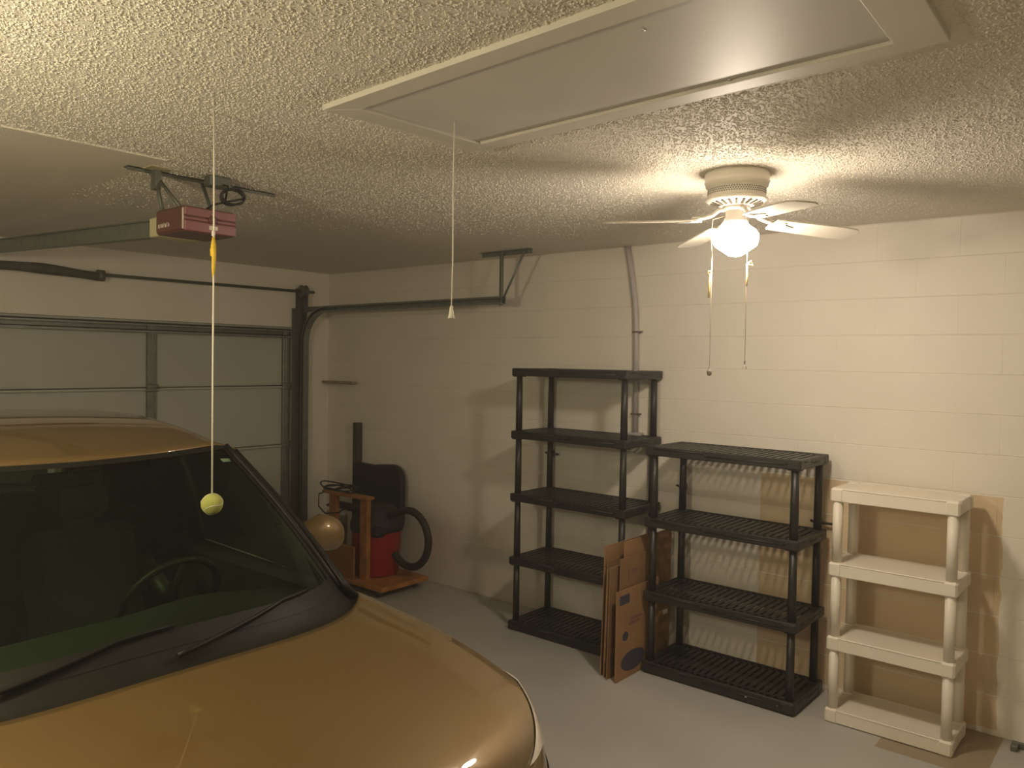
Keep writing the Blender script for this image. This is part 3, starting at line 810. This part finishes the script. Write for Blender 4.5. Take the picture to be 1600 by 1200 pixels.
rb_ = black_rack('shelf_rack', 'lower black resin rack with four slatted shelves beside the white one', BX, BY, 0.925, 0.44, [0.072, 0.495, 0.935, 1.362], 1.37)
for (x, z) in ((BX+0.66, 0.040), (BX+0.835, 0.044)):
    MB().lathe([(0.0001, 0.004), (0.006, 0.002), (0.006, -0.002)], (x, BY-0.001, z), n=10, m=Matrix.Rotation(R(90), 4, 'X')).build('bright_screw', M['metal_dot'], rb_)
rod = MB().tube([(BX+0.165, BY+0.36, 1.075), (BX+0.20, BY+0.38, 1.082), (BX+0.285, BY+0.40, 1.06)], 0.007, 7)

def white_rack():
    x0, y0, w, d = -1.372, 4.215, 0.600, 0.325
    t = thing('white_shelf_rack', 'small white resin rack with four solid shelves against the tan wall patch', 'shelf rack', (x0+w/2, y0+d/2, 0))
    lv = [0.072, 0.450, 0.838, 1.226]
    px = (x0+0.033, x0+w-0.033); py = (y0+0.033, y0+d-0.033)
    hR = 0.068
    for i, z in enumerate(lv):
        mb = MB()
        mb.box((x0+0.058, y0+0.004, z-hR), (x0+w-0.058, y0+0.014, z), bev=0.003)
        mb.box((x0+0.058, y0+d-0.014, z-hR), (x0+w-0.058, y0+d-0.004, z), bev=0.003)
        mb.box((x0+0.004, y0+0.055, z-hR), (x0+0.014, y0+d-0.055, z), bev=0.003)
        mb.box((x0+w-0.014, y0+0.055, z-hR), (x0+w-0.004, y0+d-0.055, z), bev=0.003)
        mb.box((x0+0.008, y0+0.008, z-0.010), (x0+w-0.008, y0+d-0.008, z-0.002), bev=0.002)
        mb.box((x0+0.056, y0+0.001, z-0.006), (x0+w-0.056, y0+0.012, z+0.001), bev=0.003)      # bead along the front edge
        for cx in px:
            for cy in py:
                mb.box((cx-0.033, cy-0.033, z-hR-0.004), (cx+0.033, cy+0.033, z+0.002), bev=0.009)
        mb.build('shelf', M['white_plastic'], t)
        if i < 3:
            for cx in px:
                for cy in py:
                    z1 = lv[i+1]-hR
                    MB().lathe([(0.025, z), (0.025, z1)], (cx, cy, 0), n=20).build('post', M['white_plastic'], t)
    return t
white_rack()
# stand on the floor: the bottom shelf's skirt
# ------------------------------------------------------------------ flattened cardboard boxes
def sheet(x_bot, x_top, y0, y1, z1, label, ridge=0.0, mat_='cardboard', th=0.006, z0=0.002, marks=()):
    mb = MB()
    def P(y, z, s): 
        t = (z-z0)/(z1-z0)
        return (x_bot+(x_top-x_bot)*t+s*th, y+ridge*z, z)
    vs = [P(y0, z0, -.5), P(y1, z0, -.5), P(y1, z1, -.5), P(y0, z1, -.5), P(y0, z0, .5), P(y1, z0, .5), P(y1, z1, .5), P(y0, z1, .5)]
    mb.add(vs, [(0,1,2,3),(4,7,6,5),(0,4,5,1),(1,5,6,2),(2,6,7,3),(3,7,4,0)])
    o = mb.build('flattened_box', M[mat_])
    tag(o, label, 'cardboard box', 'flattened cardboard boxes between the black racks')
    for (kind, ya, yb, za, zb, mt) in marks:
        k = MB()
        if kind == 'rect':
            vs = [P(ya, za, .62), P(yb, za, .62), P(yb, zb, .62), P(ya, zb, .62)]
            k.add(vs, [(0, 1, 2, 3)])
        else:
            yc, zc = (ya+yb)/2, (za+zb)/2
            vs = [P(yc+math.cos(a)*(yb-ya)/2, zc+math.sin(a)*(zb-za)/2, .62) for a in [2*math.pi*i/28 for i in range(28)]]
            k.add(vs, [list(range(28))])
        k.build('print', M[mt], o)
    # flap crease
    return o
sheet(-2.575, -2.560, 3.92, 4.40, 0.775, 'tall flattened box at the left edge of the cardboard stack between the black racks')
sheet(-2.560, -2.547, 3.93, 4.38, 0.690, 'flattened box second from the left in the cardboard stack', mat_='cardboard2')
sheet(-2.545, -2.533, 3.91, 4.36, 0.645, 'flattened box third from the left in the cardboard stack')
sheet(-2.530, -2.517, 3.89, 4.34, 0.655, 'flattened box raised off the floor in the middle of the cardboard stack', z0=0.10)
sheet(-2.512, -2.502, 3.89, 4.36, 0.660, 'flattened box just left of the printed ones in the cardboard stack', mat_='cardboard2')
back = sheet(-2.492, -2.486, 4.02, 4.585, 0.795, 'widest flattened box, reaching back to the wall behind the lower black rack post')
sheet(-2.476, -2.468, 3.95, 4.40, 0.708, 'printed flattened box standing behind the front one', mat_='cardboard2',
      marks=(('rect', 4.03, 4.05, 0.56, 0.63, 'ink_faint'), ('rect', 4.08, 4.14, 0.60, 0.63, 'ink_faint')))
sheet(-2.462, -2.458, 3.90, 4.34, 0.480, 'thin flattened box squeezed behind the front printed one')
sheet(-2.444, -2.448, 3.88, 4.36, 0.530, 'front flattened box printed with dark blue ovals, right of the stack',
      marks=(('rect', 3.91, 4.02, 0.445, 0.50, 'ink'), ('rect', 4.03, 4.16, 0.335, 0.350, 'ink_faint'), ('rect', 4.01, 4.14, 0.310, 0.325, 'ink_faint'),
             ('oval', 3.945, 4.01, 0.225, 0.28, 'ink'), ('oval', 3.93, 4.20, 0.035, 0.155, 'ink')))
tp = MB().box((-2.4925, 4.50, 0.245), (-2.4855, 4.56, 0.275))
tp.build('tape', M['tape'], back)

# ------------------------------------------------------------------ cart and vacuum in the corner
cart = thing('wooden_cart', 'low orange wooden cart with two posts and a top rail in the corner', 'cart', (-5.15, 4.25, 0))
cb = MB().box((-5.52, 3.985, 0.062), (-4.62, 4.48, 0.098), bev=0.004); cb.build('deck', M['wood'], cart)
MB().box((-5.46, 3.99, 0.098), (-4.97, 4.01, 0.36), bev=0.002).build('side_panel', M['wood_dark'], cart)
for (x, y) in ((-4.93, 4.075), (-5.33, 4.075)):
    MB().box((x-0.045, y-0.02, 0.098), (x+0.045, y+0.02, 0.735), bev=0.004).build('post', M['wood'], cart)
MB().box((-5.44, 4.03, 0.735), (-4.87, 4.12, 0.758), bev=0.004).build('top_rail', M['wood'], cart)
for (x, y) in ((-5.45, 4.05), (-4.72, 4.05), (-5.45, 4.42), (-4.72, 4.42)):
    w_ = MB().lathe([(0.001, -0.012), (0.026, -0.012), (0.028, 0), (0.026, 0.012), (0.001, 0.012)], (x, y, 0.028), n=16, m=Matrix.Rotation(R(90), 4, 'X'))
    w_.box((x-0.014, y-0.016, 0.03), (x+0.014, y+0.016, 0.0625))
    w_.build('caster', M['dark_steel'], cart)
pts = []
for i in range(110):
    a = i/109*2*math.pi*3.3
    pts.append((-5.27+0.20*math.cos(a)+0.03*math.sin(a*.7), 4.075+0.07*math.sin(a), 0.772+0.012*math.sin(a*1.7)+0.0002*i+0.03*max(0, math.sin(a*.5+1))))
pts += [(-5.48, 4.03, 0.72), (-5.47, 4.02, 0.62), (-5.38, 4.02, 0.57), (-5.20, 4.02, 0.60), (-5.1, 4.02, 0.66), (-5.0, 4.02, 0.70)]
tag(MB().tube(pts, 0.006, 6).build('coiled_cable', M['black_cord']), 'loose coil of dark cable lying on the wooden cart top rail', 'cable')

VX, VY = -5.02, 4.27
vac = thing('shop_vacuum', 'red shop vacuum with a black lid and hose on the wooden cart', 'vacuum', (VX, VY, 0.098))
MB().lathe([(0.175, 0.098), (0.185, 0.115), (0.203, 0.44), (0.209, 0.452), (0.209, 0.462), (0.195, 0.465)], (VX, VY, 0), n=40).build('tank', M['red'], vac)
MB().lathe([(0.212, 0.455), (0.217, 0.475), (0.214, 0.52), (0.20, 0.56), (0.175, 0.585), (0.16, 0.63), (0.13, 0.665), (0.0001, 0.67)], (VX, VY, 0), n=40).build('motor_lid', M['case'], vac)
MB().box((VX+0.10, VY-0.17, 0.43), (VX+0.20, VY-0.06, 0.52), bev=0.02).build('latch', M['case'], vac)
MB().tube([(VX-0.13, VY-0.05, 0.60), (VX-0.25, VY-0.08, 0.615), (VX-0.40, VY-0.10, 0.625), (VX-0.52, VY-0.11, 0.60)], [0.035, 0.035, 0.030, 0.010], 12).build('nozzle', M['hose'], vac)
VX += 0.05
hp = [(VX+0.13, VY-0.02, 0.60)]
for i in range(21):
    a = R(112 - i*12.6)
    hp.append((VX+0.32+0.225*math.cos(a)*0.98, VY+0.02, 0.43+0.225*math.sin(a)))
hp2 = []; n = len(hp)
# ribbed hose: radius alternates along a finely resampled path
res_ = []
for i in range(n-1):
    for k in range(6):
        t = k/6; res_.append(tuple(hp[i][c]*(1-t)+hp[i+1][c]*t for c in range(3)))
res_.append(hp[-1])
rr = [0.031 if i % 3 else 0.027 for i in range(len(res_))]
MB().tube(res_, rr, 12).build('hose', M['hose'], vac)

cs = MB()
pr = []
x0, x1, z0, z1 = -5.64, -4.99, 0.66, 1.02
cs_t = thing('folding_seat', 'black rounded plastic seat back standing behind the red vacuum', 'seat', (-5.3, 4.52, 0.0))
poly = [(x0, 0.40), (x1-0.02, 0.40), (x1, 0.50), (x1, 0.83)]
for i in range(7):
    a = R(0+i*15); poly.append((x1-0.13+0.13*math.cos(a), 0.83+0.125*math.sin(a)))
poly += [(-5.24, 0.945), (-5.38, 0.928), (x0+0.01, 0.935), (x0, 0.915)]
mrot = Matrix.Translation((0, 4.53, 0)) @ Matrix.Rotation(R(90), 4, 'X')
cs.slab(poly, -0.03, 0.03, m=mrot)
cs.build('backrest', M['case'], cs_t, bevel=0.015)
for x in (x0+0.06, x1-0.08):
    MB().tube([(x, 4.53, 0.45), (x, 4.50, 0.22), (x, 4.53, 0.0)], 0.014, 10).build('leg', M['dark_steel'], cs_t)
MB().box((x0+0.03, 4.49, 0.38), (x1-0.04, 4.56, 0.43), bev=0.015).build('seat', M['case'], cs_t)
tag(MB().box((-5.715, 4.565, 0.0), (-5.645, 4.620, 1.275), bev=0.004).build('post', M['spring']), 'dark square post standing upright in the corner behind the cart', 'post')
g_ = MB().lathe([(0.075, 0), (0.085, 0.02), (0.095, 0.49), (0.09, 0.51), (0.0001, 0.51)], (-5.64, 4.34, 0), n=28)
tag(g_.build('waste_bin', M['grey_green']), 'grey-green round bin behind the gold door mirror beside the cart', 'bin')

db = MB().box((-0.575, 4.50, 0.0), (-0.545, 4.57, 0.028), bev=0.003).box((-0.575, 4.55, 0.0), (-0.50, 4.57, 0.03), bev=0.003)
tag(db.build('metal_angle', M['dark_steel']), 'small dark metal angle on the floor at the foot of the wall', 'bracket')

# ------------------------------------------------------------------ car
YC = 1.10
car = thing('car', 'gold car parked before the garage door with its dark windshield toward the racks', 'car', (-3.4, YC, 0))
HE = 0.80                                     # half width of the bonnet edge
def interp(tab, x):
    if x <= tab[0][0]: return tab[0][1]
    for (a, b), (c, d) in zip(tab, tab[1:]):
        if x <= c:
            t = (x-a)/(c-a); return b+(d-b)*t
    return tab[-1][1]
def smooth_interp(tab, x):
    # Catmull-Rom on the table
    if x <= tab[0][0]: return tab[0][1]
    if x >= tab[-1][0]: return tab[-1][1]
    for i in range(len(tab)-1):
        if x <= tab[i+1][0]:
            x1, y1 = tab[i]; x2, y2 = tab[i+1]
            m1 = (tab[i+1][1]-tab[i-1][1])/(tab[i+1][0]-tab[i-1][0]) if i else (y2-y1)/(x2-x1)
            m2 = (tab[i+2][1]-y1)/(tab[i+2][0]-x1) if i+2 < len(tab) else (y2-y1)/(x2-x1)
            h = x2-x1; t = (x-x1)/h
            return (2*t**3-3*t**2+1)*y1+(t**3-2*t**2+t)*h*m1+(-2*t**3+3*t**2)*y2+(t**3-t**2)*h*m2
def x_nose(v): return -1.22-0.24*(abs(v)/0.9)**3.2
ZN = [(0.0, 0.66), (0.02, 0.735), (0.05, 0.805), (0.10, 0.845), (0.16, 0.868), (0.31, 0.910), (0.46, 0.943), (0.62, 0.968), (0.8, 0.986), (1.0, 1.002), (1.4, 1.015)]
def hood_z(x, v):
    n = x_nose(v)-x
    return smooth_interp(ZN, n) - 0.015*(v/HE)**2
def x_cowl(v): return -2.085-0.25*(abs(v)/HE)**4.2
def x_hf(v): return -1.26-0.30*(abs(v)/HE)**5
def hood_pt(s, t):
    v = -HE+2*HE*t
    v = math.copysign(HE*(1-(1-abs(v)/HE)**1.0), v)
    x = x_cowl(v)+(x_hf(v)-x_cowl(v))*(1-(1-s)**1.35)
    z = hood_z(x, v)
    return (x, YC+v, z)
hd = MB().grid(hood_pt, 44, 48)
hd.build('hood', M['paint'], car, solid=0.012)

# body side shell. u: 0 front centre .. 1 rear centre, mirrored
XR = -5.78
BELT = 0.985
def T_(u):          # top boundary
    if u < 0.30:
        v = HE*math.sin(u/0.30*math.pi/2)
        x = x_hf(v); return x-0.004, v+0.006*(u/.3), hood_z(x, v)-0.008
    if u < 0.45:
        t = (u-0.30)/0.15; x = x_hf(HE)+(x_cowl(HE)-x_hf(HE))*t
        return x, HE+0.006, hood_z(x, HE)-0.008
    if u < 0.85:
        t = (u-0.45)/0.40; x = x_cowl(HE)+(-5.35-x_cowl(HE))*t
        z0 = hood_z(x_cowl(HE), HE)-0.008
        return x, HE+0.006, z0+(1.04-z0)*min(1, t*1.2)
    t = (u-0.85)/0.15; a = t*math.pi/2
    return -5.35-0.36*math.sin(a), (HE+0.006)*math.cos(a)**0.55 if t < 1 else 0.0, 1.04+0.0*t
def G_(u):          # widest contour
    GW = 0.905
    if u < 0.30:
        s = math.sin(u/0.30*math.pi/2); v = GW*s
        return -1.165-0.45*(s)**3.6, v, 0.56
    if u < 0.45:
        t = (u-0.30)/0.15; x = -1.615+(x_cowl(HE)-(-1.615))*t; return x, GW, 0.62
    if u < 0.85:
        t = (u-0.45)/0.40; x = x_cowl(HE)+(-5.35-x_cowl(HE))*t; return x, GW, 0.62
    t = (u-0.85)/0.15; a = t*math.pi/2
    return -5.35-(0.43)*math.sin(a), GW*math.cos(a)**0.55 if t < 1 else 0.0, 0.62
WX = (-1.95, -4.70)
def arch(x):
    z = 0.20
    for w in WX:
        d = abs(x-w)
        if d < 0.36: z = max(z, 0.31+math.sqrt(0.36**2-d*d)*0.98)
    return z
def shell_pt(u, q, sgn, off=0.0):
    tx, tv, tz = T_(u); gx, gv, gz = G_(u)
    bz = arch(gx) if 0.24 < u < 0.9 else 0.20
    gz = max(gz, bz+0.05)
    if q <= 0.7:
        a = q/0.7*math.pi/2
        hf = math.sin(a); vf = 1-math.cos(a)
        p = Vector((tx+(gx-tx)*hf, tv+(gv-tv)*hf, tz+(gz-tz)*vf))
    else:
        t = (q-0.7)/0.3
        p = Vector((gx+(0.02 if u < .3 else 0)*t*-1, gv*(1-0.035*t**2), gz+(bz-gz)*t))
    return p
def shell_xyz(u, q, sgn, off=0.0):
    p = shell_pt(u, q, sgn)
    if off:
        e = 1e-3
        a = shell_pt(min(1, u+e), q, 1)-shell_pt(max(0, u-e), q, 1)
        b = shell_pt(u, min(1, q+e), 1)-shell_pt(u, max(0, q-e), 1)
        n = a.cross(b)
        if n.length > 1e-9:
            n.normalize()
            if n.dot(Vector((p.x+3.4, p.y, p.z-0.5))) < 0 and True: n = -n
            p = p+n*off
    return (p.x, YC+sgn*p.y, p.z)
bd = MB()
for sgn in (1, -1):
    bd.grid(lambda a, b: shell_xyz(a, b, sgn), 150, 20)
bd.build('body_shell', M['paint'], car)
# headlights: crescent on the corner of the shell
for sgn in (1, -1):
    hl = MB()
    U0, U1 = 0.145, 0.312
    def hp_(a, b):
        u = U0+(U1-U0)*a
        amp = (0.26+0.20*a)*math.sin(math.pi*min(1, max(0, a)))**0.75
        q = 0.015+amp*b
        return shell_xyz(u, q, sgn, 0.006)
    hl.grid(hp_, 36, 8)
    hl.build('headlight', M['lens'], car)
    rf = MB()
    def rp_(a, b):
        u = 0.150+(0.215-0.150)*a
        q = 0.44+0.07*b*math.sin(math.pi*a)**.5+0.03*a
        return shell_xyz(u, q, sgn, 0.006)
    rf.grid(rp_, 16, 3); rf.build('chrome_trim', M['chrome'], car)
gr = MB()
gr.grid(lambda a, b: shell_xyz(0.001+0.105*a, 0.10+0.36*b, 1, 0.006), 12, 6)
gr.grid(lambda a, b: shell_xyz(0.001+0.105*a, 0.10+0.36*b, -1, 0.006), 12, 6)
gr.build('grille', M['car_black'], car)
gb = MB()
for q in (0.14, 0.22, 0.30, 0.38):
    for sgn in (1, -1):
        gb.tube([shell_xyz(0.004+0.10*i/8, q, sgn, 0.010) for i in range(9)], 0.006, 6)
o = gb.build('grille_bars', M['chrome'], car)
bp_ = MB()
for sgn in (1, -1): bp_.grid(lambda a, b: shell_xyz(0.001+0.33*a, 0.66+0.28*b, sgn, 0.018), 30, 6)
bp_.build('front_bumper', M['paint'], car)
for sgn in (1, -1):
    MB().grid(lambda a, b: shell_xyz(0.86+0.08*a, 0.12+0.40*b, sgn, 0.008), 10, 6).build('tail_lamp', M['tail'], car)
# trunk lid and belt deck around the greenhouse
tl = MB().grid(lambda s, t: (-5.13-0.58*s*(1-0.25*abs(2*t-1)**6), YC+(2*t-1)*0.80*(1-0.12*s**3), 1.04+0.02*(1-(2*t-1)**2)-0.02*s**3), 12, 20)
tl.build('trunk_lid', M['paint'], car, solid=0.01)
# roof
RW = 0.60
def x_roof_front(v): return -2.825-0.10*(abs(v)/RW)**2.5
def roof_zc(x): return smooth_interp([(-4.85, 1.50), (-4.5, 1.575), (-4.0, 1.608), (-3.6, 1.612), (-3.3, 1.596), (-3.05, 1.560), (-2.82, 1.500)], x)
def roof_pt(s, t):
    v = -RW-0.05+2*(RW+0.05)*t
    av = min(abs(v), RW)
    xf = x_roof_front(av); xr = -4.82+0.06*(av/RW)**2
    x = xf+(xr-xf)*s
    k = abs(v)/RW
    z = roof_zc(x)-0.022*k**2-0.07*max(0, k-0.86)**1.5*8*(0.5+0.5*min(1, s*5))
    if x > -3.0: z += 0.012*k*min(1, (x+3.0)/0.1)
    return (x, YC+v, z)
MB().grid(roof_pt, 40, 40).build('roof', M['paint'], car, solid=0.012)
# windshield
def x_gb(v): return -2.190-0.24*(abs(v)/0.78)**4.0
def ws_pt(s, t):
    w0, w1 = 0.765, RW-0.01
    k = 2*t-1
    v0, v1 = w0*k, w1*k
    p0 = Vector((x_gb(v0), v0, 1.018-0.028*k*k)); 
    rp = roof_pt(0, (v1+RW+0.05)/(2*(RW+0.05))); p1 = Vector((rp[0]+0.004, v1, rp[2]-0.006))
    p = p0.lerp(p1, s)
    b = math.sin(math.pi*s)*0.022
    return (p.x+b*0.6, YC+p.y, p.z+b*0.8)
MB().grid(ws_pt, 20, 30).build('windshield', M['windshield'], car)
# black border strip of the windshield (bottom) and the cowl panel with vents
def cowl_pt(s, t):
    k = 2*t-1
    vf = (HE+0.004)*k
    a = Vector((x_cowl(vf)+0.01, vf, hood_z(x_cowl(vf), vf)-0.022))
    g0 = ws_pt(0.0, t); b = Vector((g0[0]-0.0, g0[1]-YC, g0[2]+0.002))
    p = a.lerp(b, s); p.z -= 0.018*math.sin(math.pi*s)
    return (p.x, YC+p.y, p.z)
MB().grid(cowl_pt, 8, 40).build('cowl_panel', M['car_black'], car)
fr_ = MB()
def frit(t0, t1, s0, s1):
    fr_.grid(lambda a, b: (lambda p: (p[0]+0.0015, p[1], p[2]+0.003))(ws_pt(s0+(s1-s0)*a, t0+(t1-t0)*b)), 14, 24)
frit(0, 1, 0.0, 0.075); frit(0, 0.028, 0, 1); frit(0.972, 1, 0, 1); frit(0, 1, 0.965, 1.0)
fr_.build('windshield_border', M['car_black'], car)
# wipers
for (t0, t1, sA, sB) in ((0.50, 0.86, -0.3, 0.07), (0.08, 0.52, -0.3, 0.055)):
    w_ = MB()
    pts = []
    for i in range(13):
        a = i/12; tt = t0+(t1-t0)*a
        g0 = Vector(ws_pt(max(0, 0.03+0.035*a), tt)); c0 = Vector(cowl_pt(0.45, tt))
        p = c0.lerp(g0, min(1, 0.25+a*1.0)); pts.append((p.x, p.y, p.z+0.020))
    w_.tube(pts, [0.009-0.004*i/12 for i in range(13)], 6)
    pts2 = [(p[0]-0.006, p[1], p[2]-0.008) for p in pts[4:]]
    w_.tube(pts2, 0.005, 5)
    w_.build('wiper', M['car_black'], car)
# pillars, side windows, belt mouldings, both sides
def side_top(x):
    s = max(0.0, min(1.0, (x+2.925)/(-4.76+2.925)))
    p = roof_pt(s, 1.0); return Vector((x, p[1]-YC-0.004, p[2]+0.002))
def side_bot(x): return Vector((x, HE+0.004, interp([(-5.35, 1.04), (-3.0, 1.0), (-2.3, 0.965)], x)))
for sgn in (1, -1):
    def quad(a0, a1, b0, b1, n=8):
        """strip between bottom x range a0..a1 and top x range b0..b1"""
        def f(s, t):
            xb = a0+(a1-a0)*s; xt = b0+(b1-b0)*s
            p = side_bot(xb).lerp(side_top(xt), t); bul = math.sin(math.pi*t)*0.02
            return (p.x, YC+sgn*(p.y+bul), p.z)
        return f
    ap = MB(); ap.grid(quad(-2.345, -2.44, -2.925, -2.965), 4, 10)
    ap.build('front_pillar', M['car_black'], car, solid=0.02)
    MB().tube([(lambda p: (p[0]+0.006, p[1], p[2]+0.006))(ws_pt(i/12, 1.0 if sgn > 0 else 0.0)) for i in range(13)], 0.010, 8).build('windshield_moulding', M['car_black'], car)
    MB().grid(quad(-2.44, -3.45, -2.965, -3.48), 10, 10).build('front_side_window', M['side_glass'], car)
    MB().grid(quad(-3.45, -3.57, -3.48, -3.56), 3, 10).build('centre_pillar', M['car_black'], car, solid=0.02)
    MB().grid(quad(-3.57, -4.55, -3.56, -4.35), 10, 10).build('rear_side_window', M['dark_glass'], car)
    MB().grid(quad(-4.55, -5.25, -4.35, -4.76), 4, 10).build('rear_pillar', M['paint'], car, solid=0.02)
    # door handles, mirror
    for x in (-3.25, -4.25):
        MB().box((x-0.09, YC+sgn*0.895-0.012, 0.80), (x+0.09, YC+sgn*0.895+0.028, 0.83), bev=0.01).build('door_handle', M['paint'], car)
# rear glass
MB().grid(lambda s, t: (lambda a, b: (a[0]+(b[0]-a[0])*s, a[1]+(b[1]-a[1])*s, a[2]+(b[2]-a[2])*s))(
    (-4.80, YC+(2*t-1)*0.60, roof_zc(-4.80)-0.02), (-5.22, YC+(2*t-1)*0.76, 1.045)), 8, 12).build('rear_window', M['dark_glass'], car)
# mirrors
def mirror(sgn):
    mx, my, mz = -2.84, YC+sgn*1.00, 1.10
    mb = MB(); nx = 14; vs = []
    def f(a, b):
        th = a*math.pi; ph = b*2*math.pi
        # ellipsoid, squared off at the rear (glass side)
        X = 0.075*math.cos(th); rY = math.sin(th)
        y = 0.115*rY*abs(math.cos(ph))**0.8*math.copysign(1, math.cos(ph))
        z = 0.080*rY*abs(math.sin(ph))**0.8*math.copysign(1, math.sin(ph))
        if X < -0.02: X = -0.02-(X+0.02)*0.0
        return (mx+X, my+sgn*y+sgn*0.0, mz+z-0.02*abs(y)/0.1)
    mb.grid(f, 18, 28); o = mb.build('door_mirror', M['paint'], car)
    MB().tube([(mx-0.02, YC+sgn*0.85, mz-0.09), (mx-0.01, my-sgn*0.07, mz-0.06)], [0.035, 0.028], 10).build('mirror_arm', M['car_black'], o)
    MB().grid(lambda a, b: (mx-0.0215, my+sgn*(2*a-1)*0.085, mz+(2*b-1)*0.055), 2, 2).build('mirror_glass', M['chrome'], o)
mirror(1); mirror(-1)
# wheels
for wx in WX:
    for sgn in (1, -1):
        yc = YC+sgn*0.80
        mr = Matrix.Rotation(R(90), 4, 'X')
        tw = MB().lathe([(0.20, -0.10), (0.28, -0.10), (0.312, -0.085), (0.316, 0), (0.312, 0.085), (0.28, 0.10), (0.20, 0.10)], (wx, yc, 0.316), n=40, m=mr)
        t_ = tw.build('wheel', M['rubber'], car)
        rm = MB().lathe([(0.001, 0.07), (0.05, 0.085), (0.07, 0.07), (0.17, 0.08), (0.20, 0.095), (0.205, 0.0)], (wx, yc, 0.316), n=40,
                        m=mr if sgn < 0 else Matrix.Rotation(R(-90), 4, 'X'))
        rm.build('rim', M['rim'], t_)
        for k in range(5):
            pass
# cabin
cbn = MB()
cbn.box((-5.30, YC-0.78, 0.22), (-2.40, YC+0.78, 0.30)); cbn.box((-5.35, YC-0.78, 0.3), (-5.2, YC+0.78, 1.0))
cbn.box((-5.25, YC-0.82, 0.3), (-2.50, YC-0.70, 0.985)); cbn.box((-5.25, YC+0.70, 0.3), (-2.50, YC+0.82, 0.985))
cbn.build('cabin_lining', M['cabin'], car)
def dash(s, t):
    k = 2*t-1; w = 0.755
    v = w*k
    xf = x_gb(v)-0.02; z0 = 1.000-0.028*k*k-0.012
    xr = -2.72
    if s < 0.75:
        a = s/0.75; x = xf+(xr-xf)*a; z = z0+0.02*math.sin(math.pi*a)-0.02*a
    else:
        a = (s-0.75)/0.25; x = xr-0.04*math.sin(a*math.pi/2); z = z0-0.02-0.35*a
    z += 0.025*math.exp(-((v-0.37)/0.2)**2)*max(0, min(1, (s-0.4)*3))*(1 if s < .8 else 0.5)
    return (x, YC+v, z)
MB().grid(dash, 24, 30).build('dashboard', M['cabin'], car)
MB().box((-2.72, YC-0.76, 0.3), (-2.45, YC+0.76, 0.70)).build('firewall', M['cabin'], car)
def car_seat(y, x, w=0.25):
    sb = MB().box((x-0.05, y-w, 0.32), (x+0.50, y+w, 0.56), bev=0.06)
    m_ = Matrix.Translation((x, y, 0.50)) @ Matrix.Rotation(R(-18), 4, 'Y')
    sb.box((-0.08, -w, 0.0), (0.06, w, 0.62), bev=0.055, m=m_)
    if w < 0.3: sb.box((-0.05, -0.13, 0.65), (0.04, 0.13, 0.83), bev=0.04, m=m_)
    if w < 0.3: sb.box((-0.02, -0.06, 0.6), (0.0, 0.06, 0.7), m=m_)
    sb.build('car_seat', M['seat'], car)
car_seat(YC+0.37, -3.55); car_seat(YC-0.37, -3.55); car_seat(YC, -4.6, 0.66)
sw = MB()
m_ = Matrix.Translation((-2.92, YC+0.37, 0.93)) @ Matrix.Rotation(R(-62), 4, 'Y')
sw.tube([m_ @ Vector((0.185*math.cos(a), 0.185*math.sin(a), 0)) for a in [2*math.pi*i/40 for i in range(40)]], 0.014, 8, closed=True)
sw.tube([m_ @ Vector((-0.18, 0, 0)), m_ @ Vector((0.18, 0, 0))], 0.018, 8)
sw.tube([m_ @ Vector((0, 0, 0.0)), m_ @ Vector((0, 0, 0.25))], 0.03, 10)
sw.build('steering_wheel', M['car_black'], car)
rm_ = MB().box((-2.93, YC-0.11, 1.40), (-2.90, YC+0.11, 1.455), bev=0.01); rm_.tube([(-2.90, YC, 1.44), (-2.86, YC, 1.485)], 0.008, 6)
rm_.build('rear_view_mirror', M['car_black'], car)
p = [ws_pt(0.91, 0.93), ws_pt(0.91, 0.985), ws_pt(0.885, 0.985), ws_pt(0.885, 0.93)]
MB().add([(q[0]-0.004, q[1], q[2]-0.004) for q in p], [(0, 1, 2, 3)]).build('sticker', M['sticker'], car)
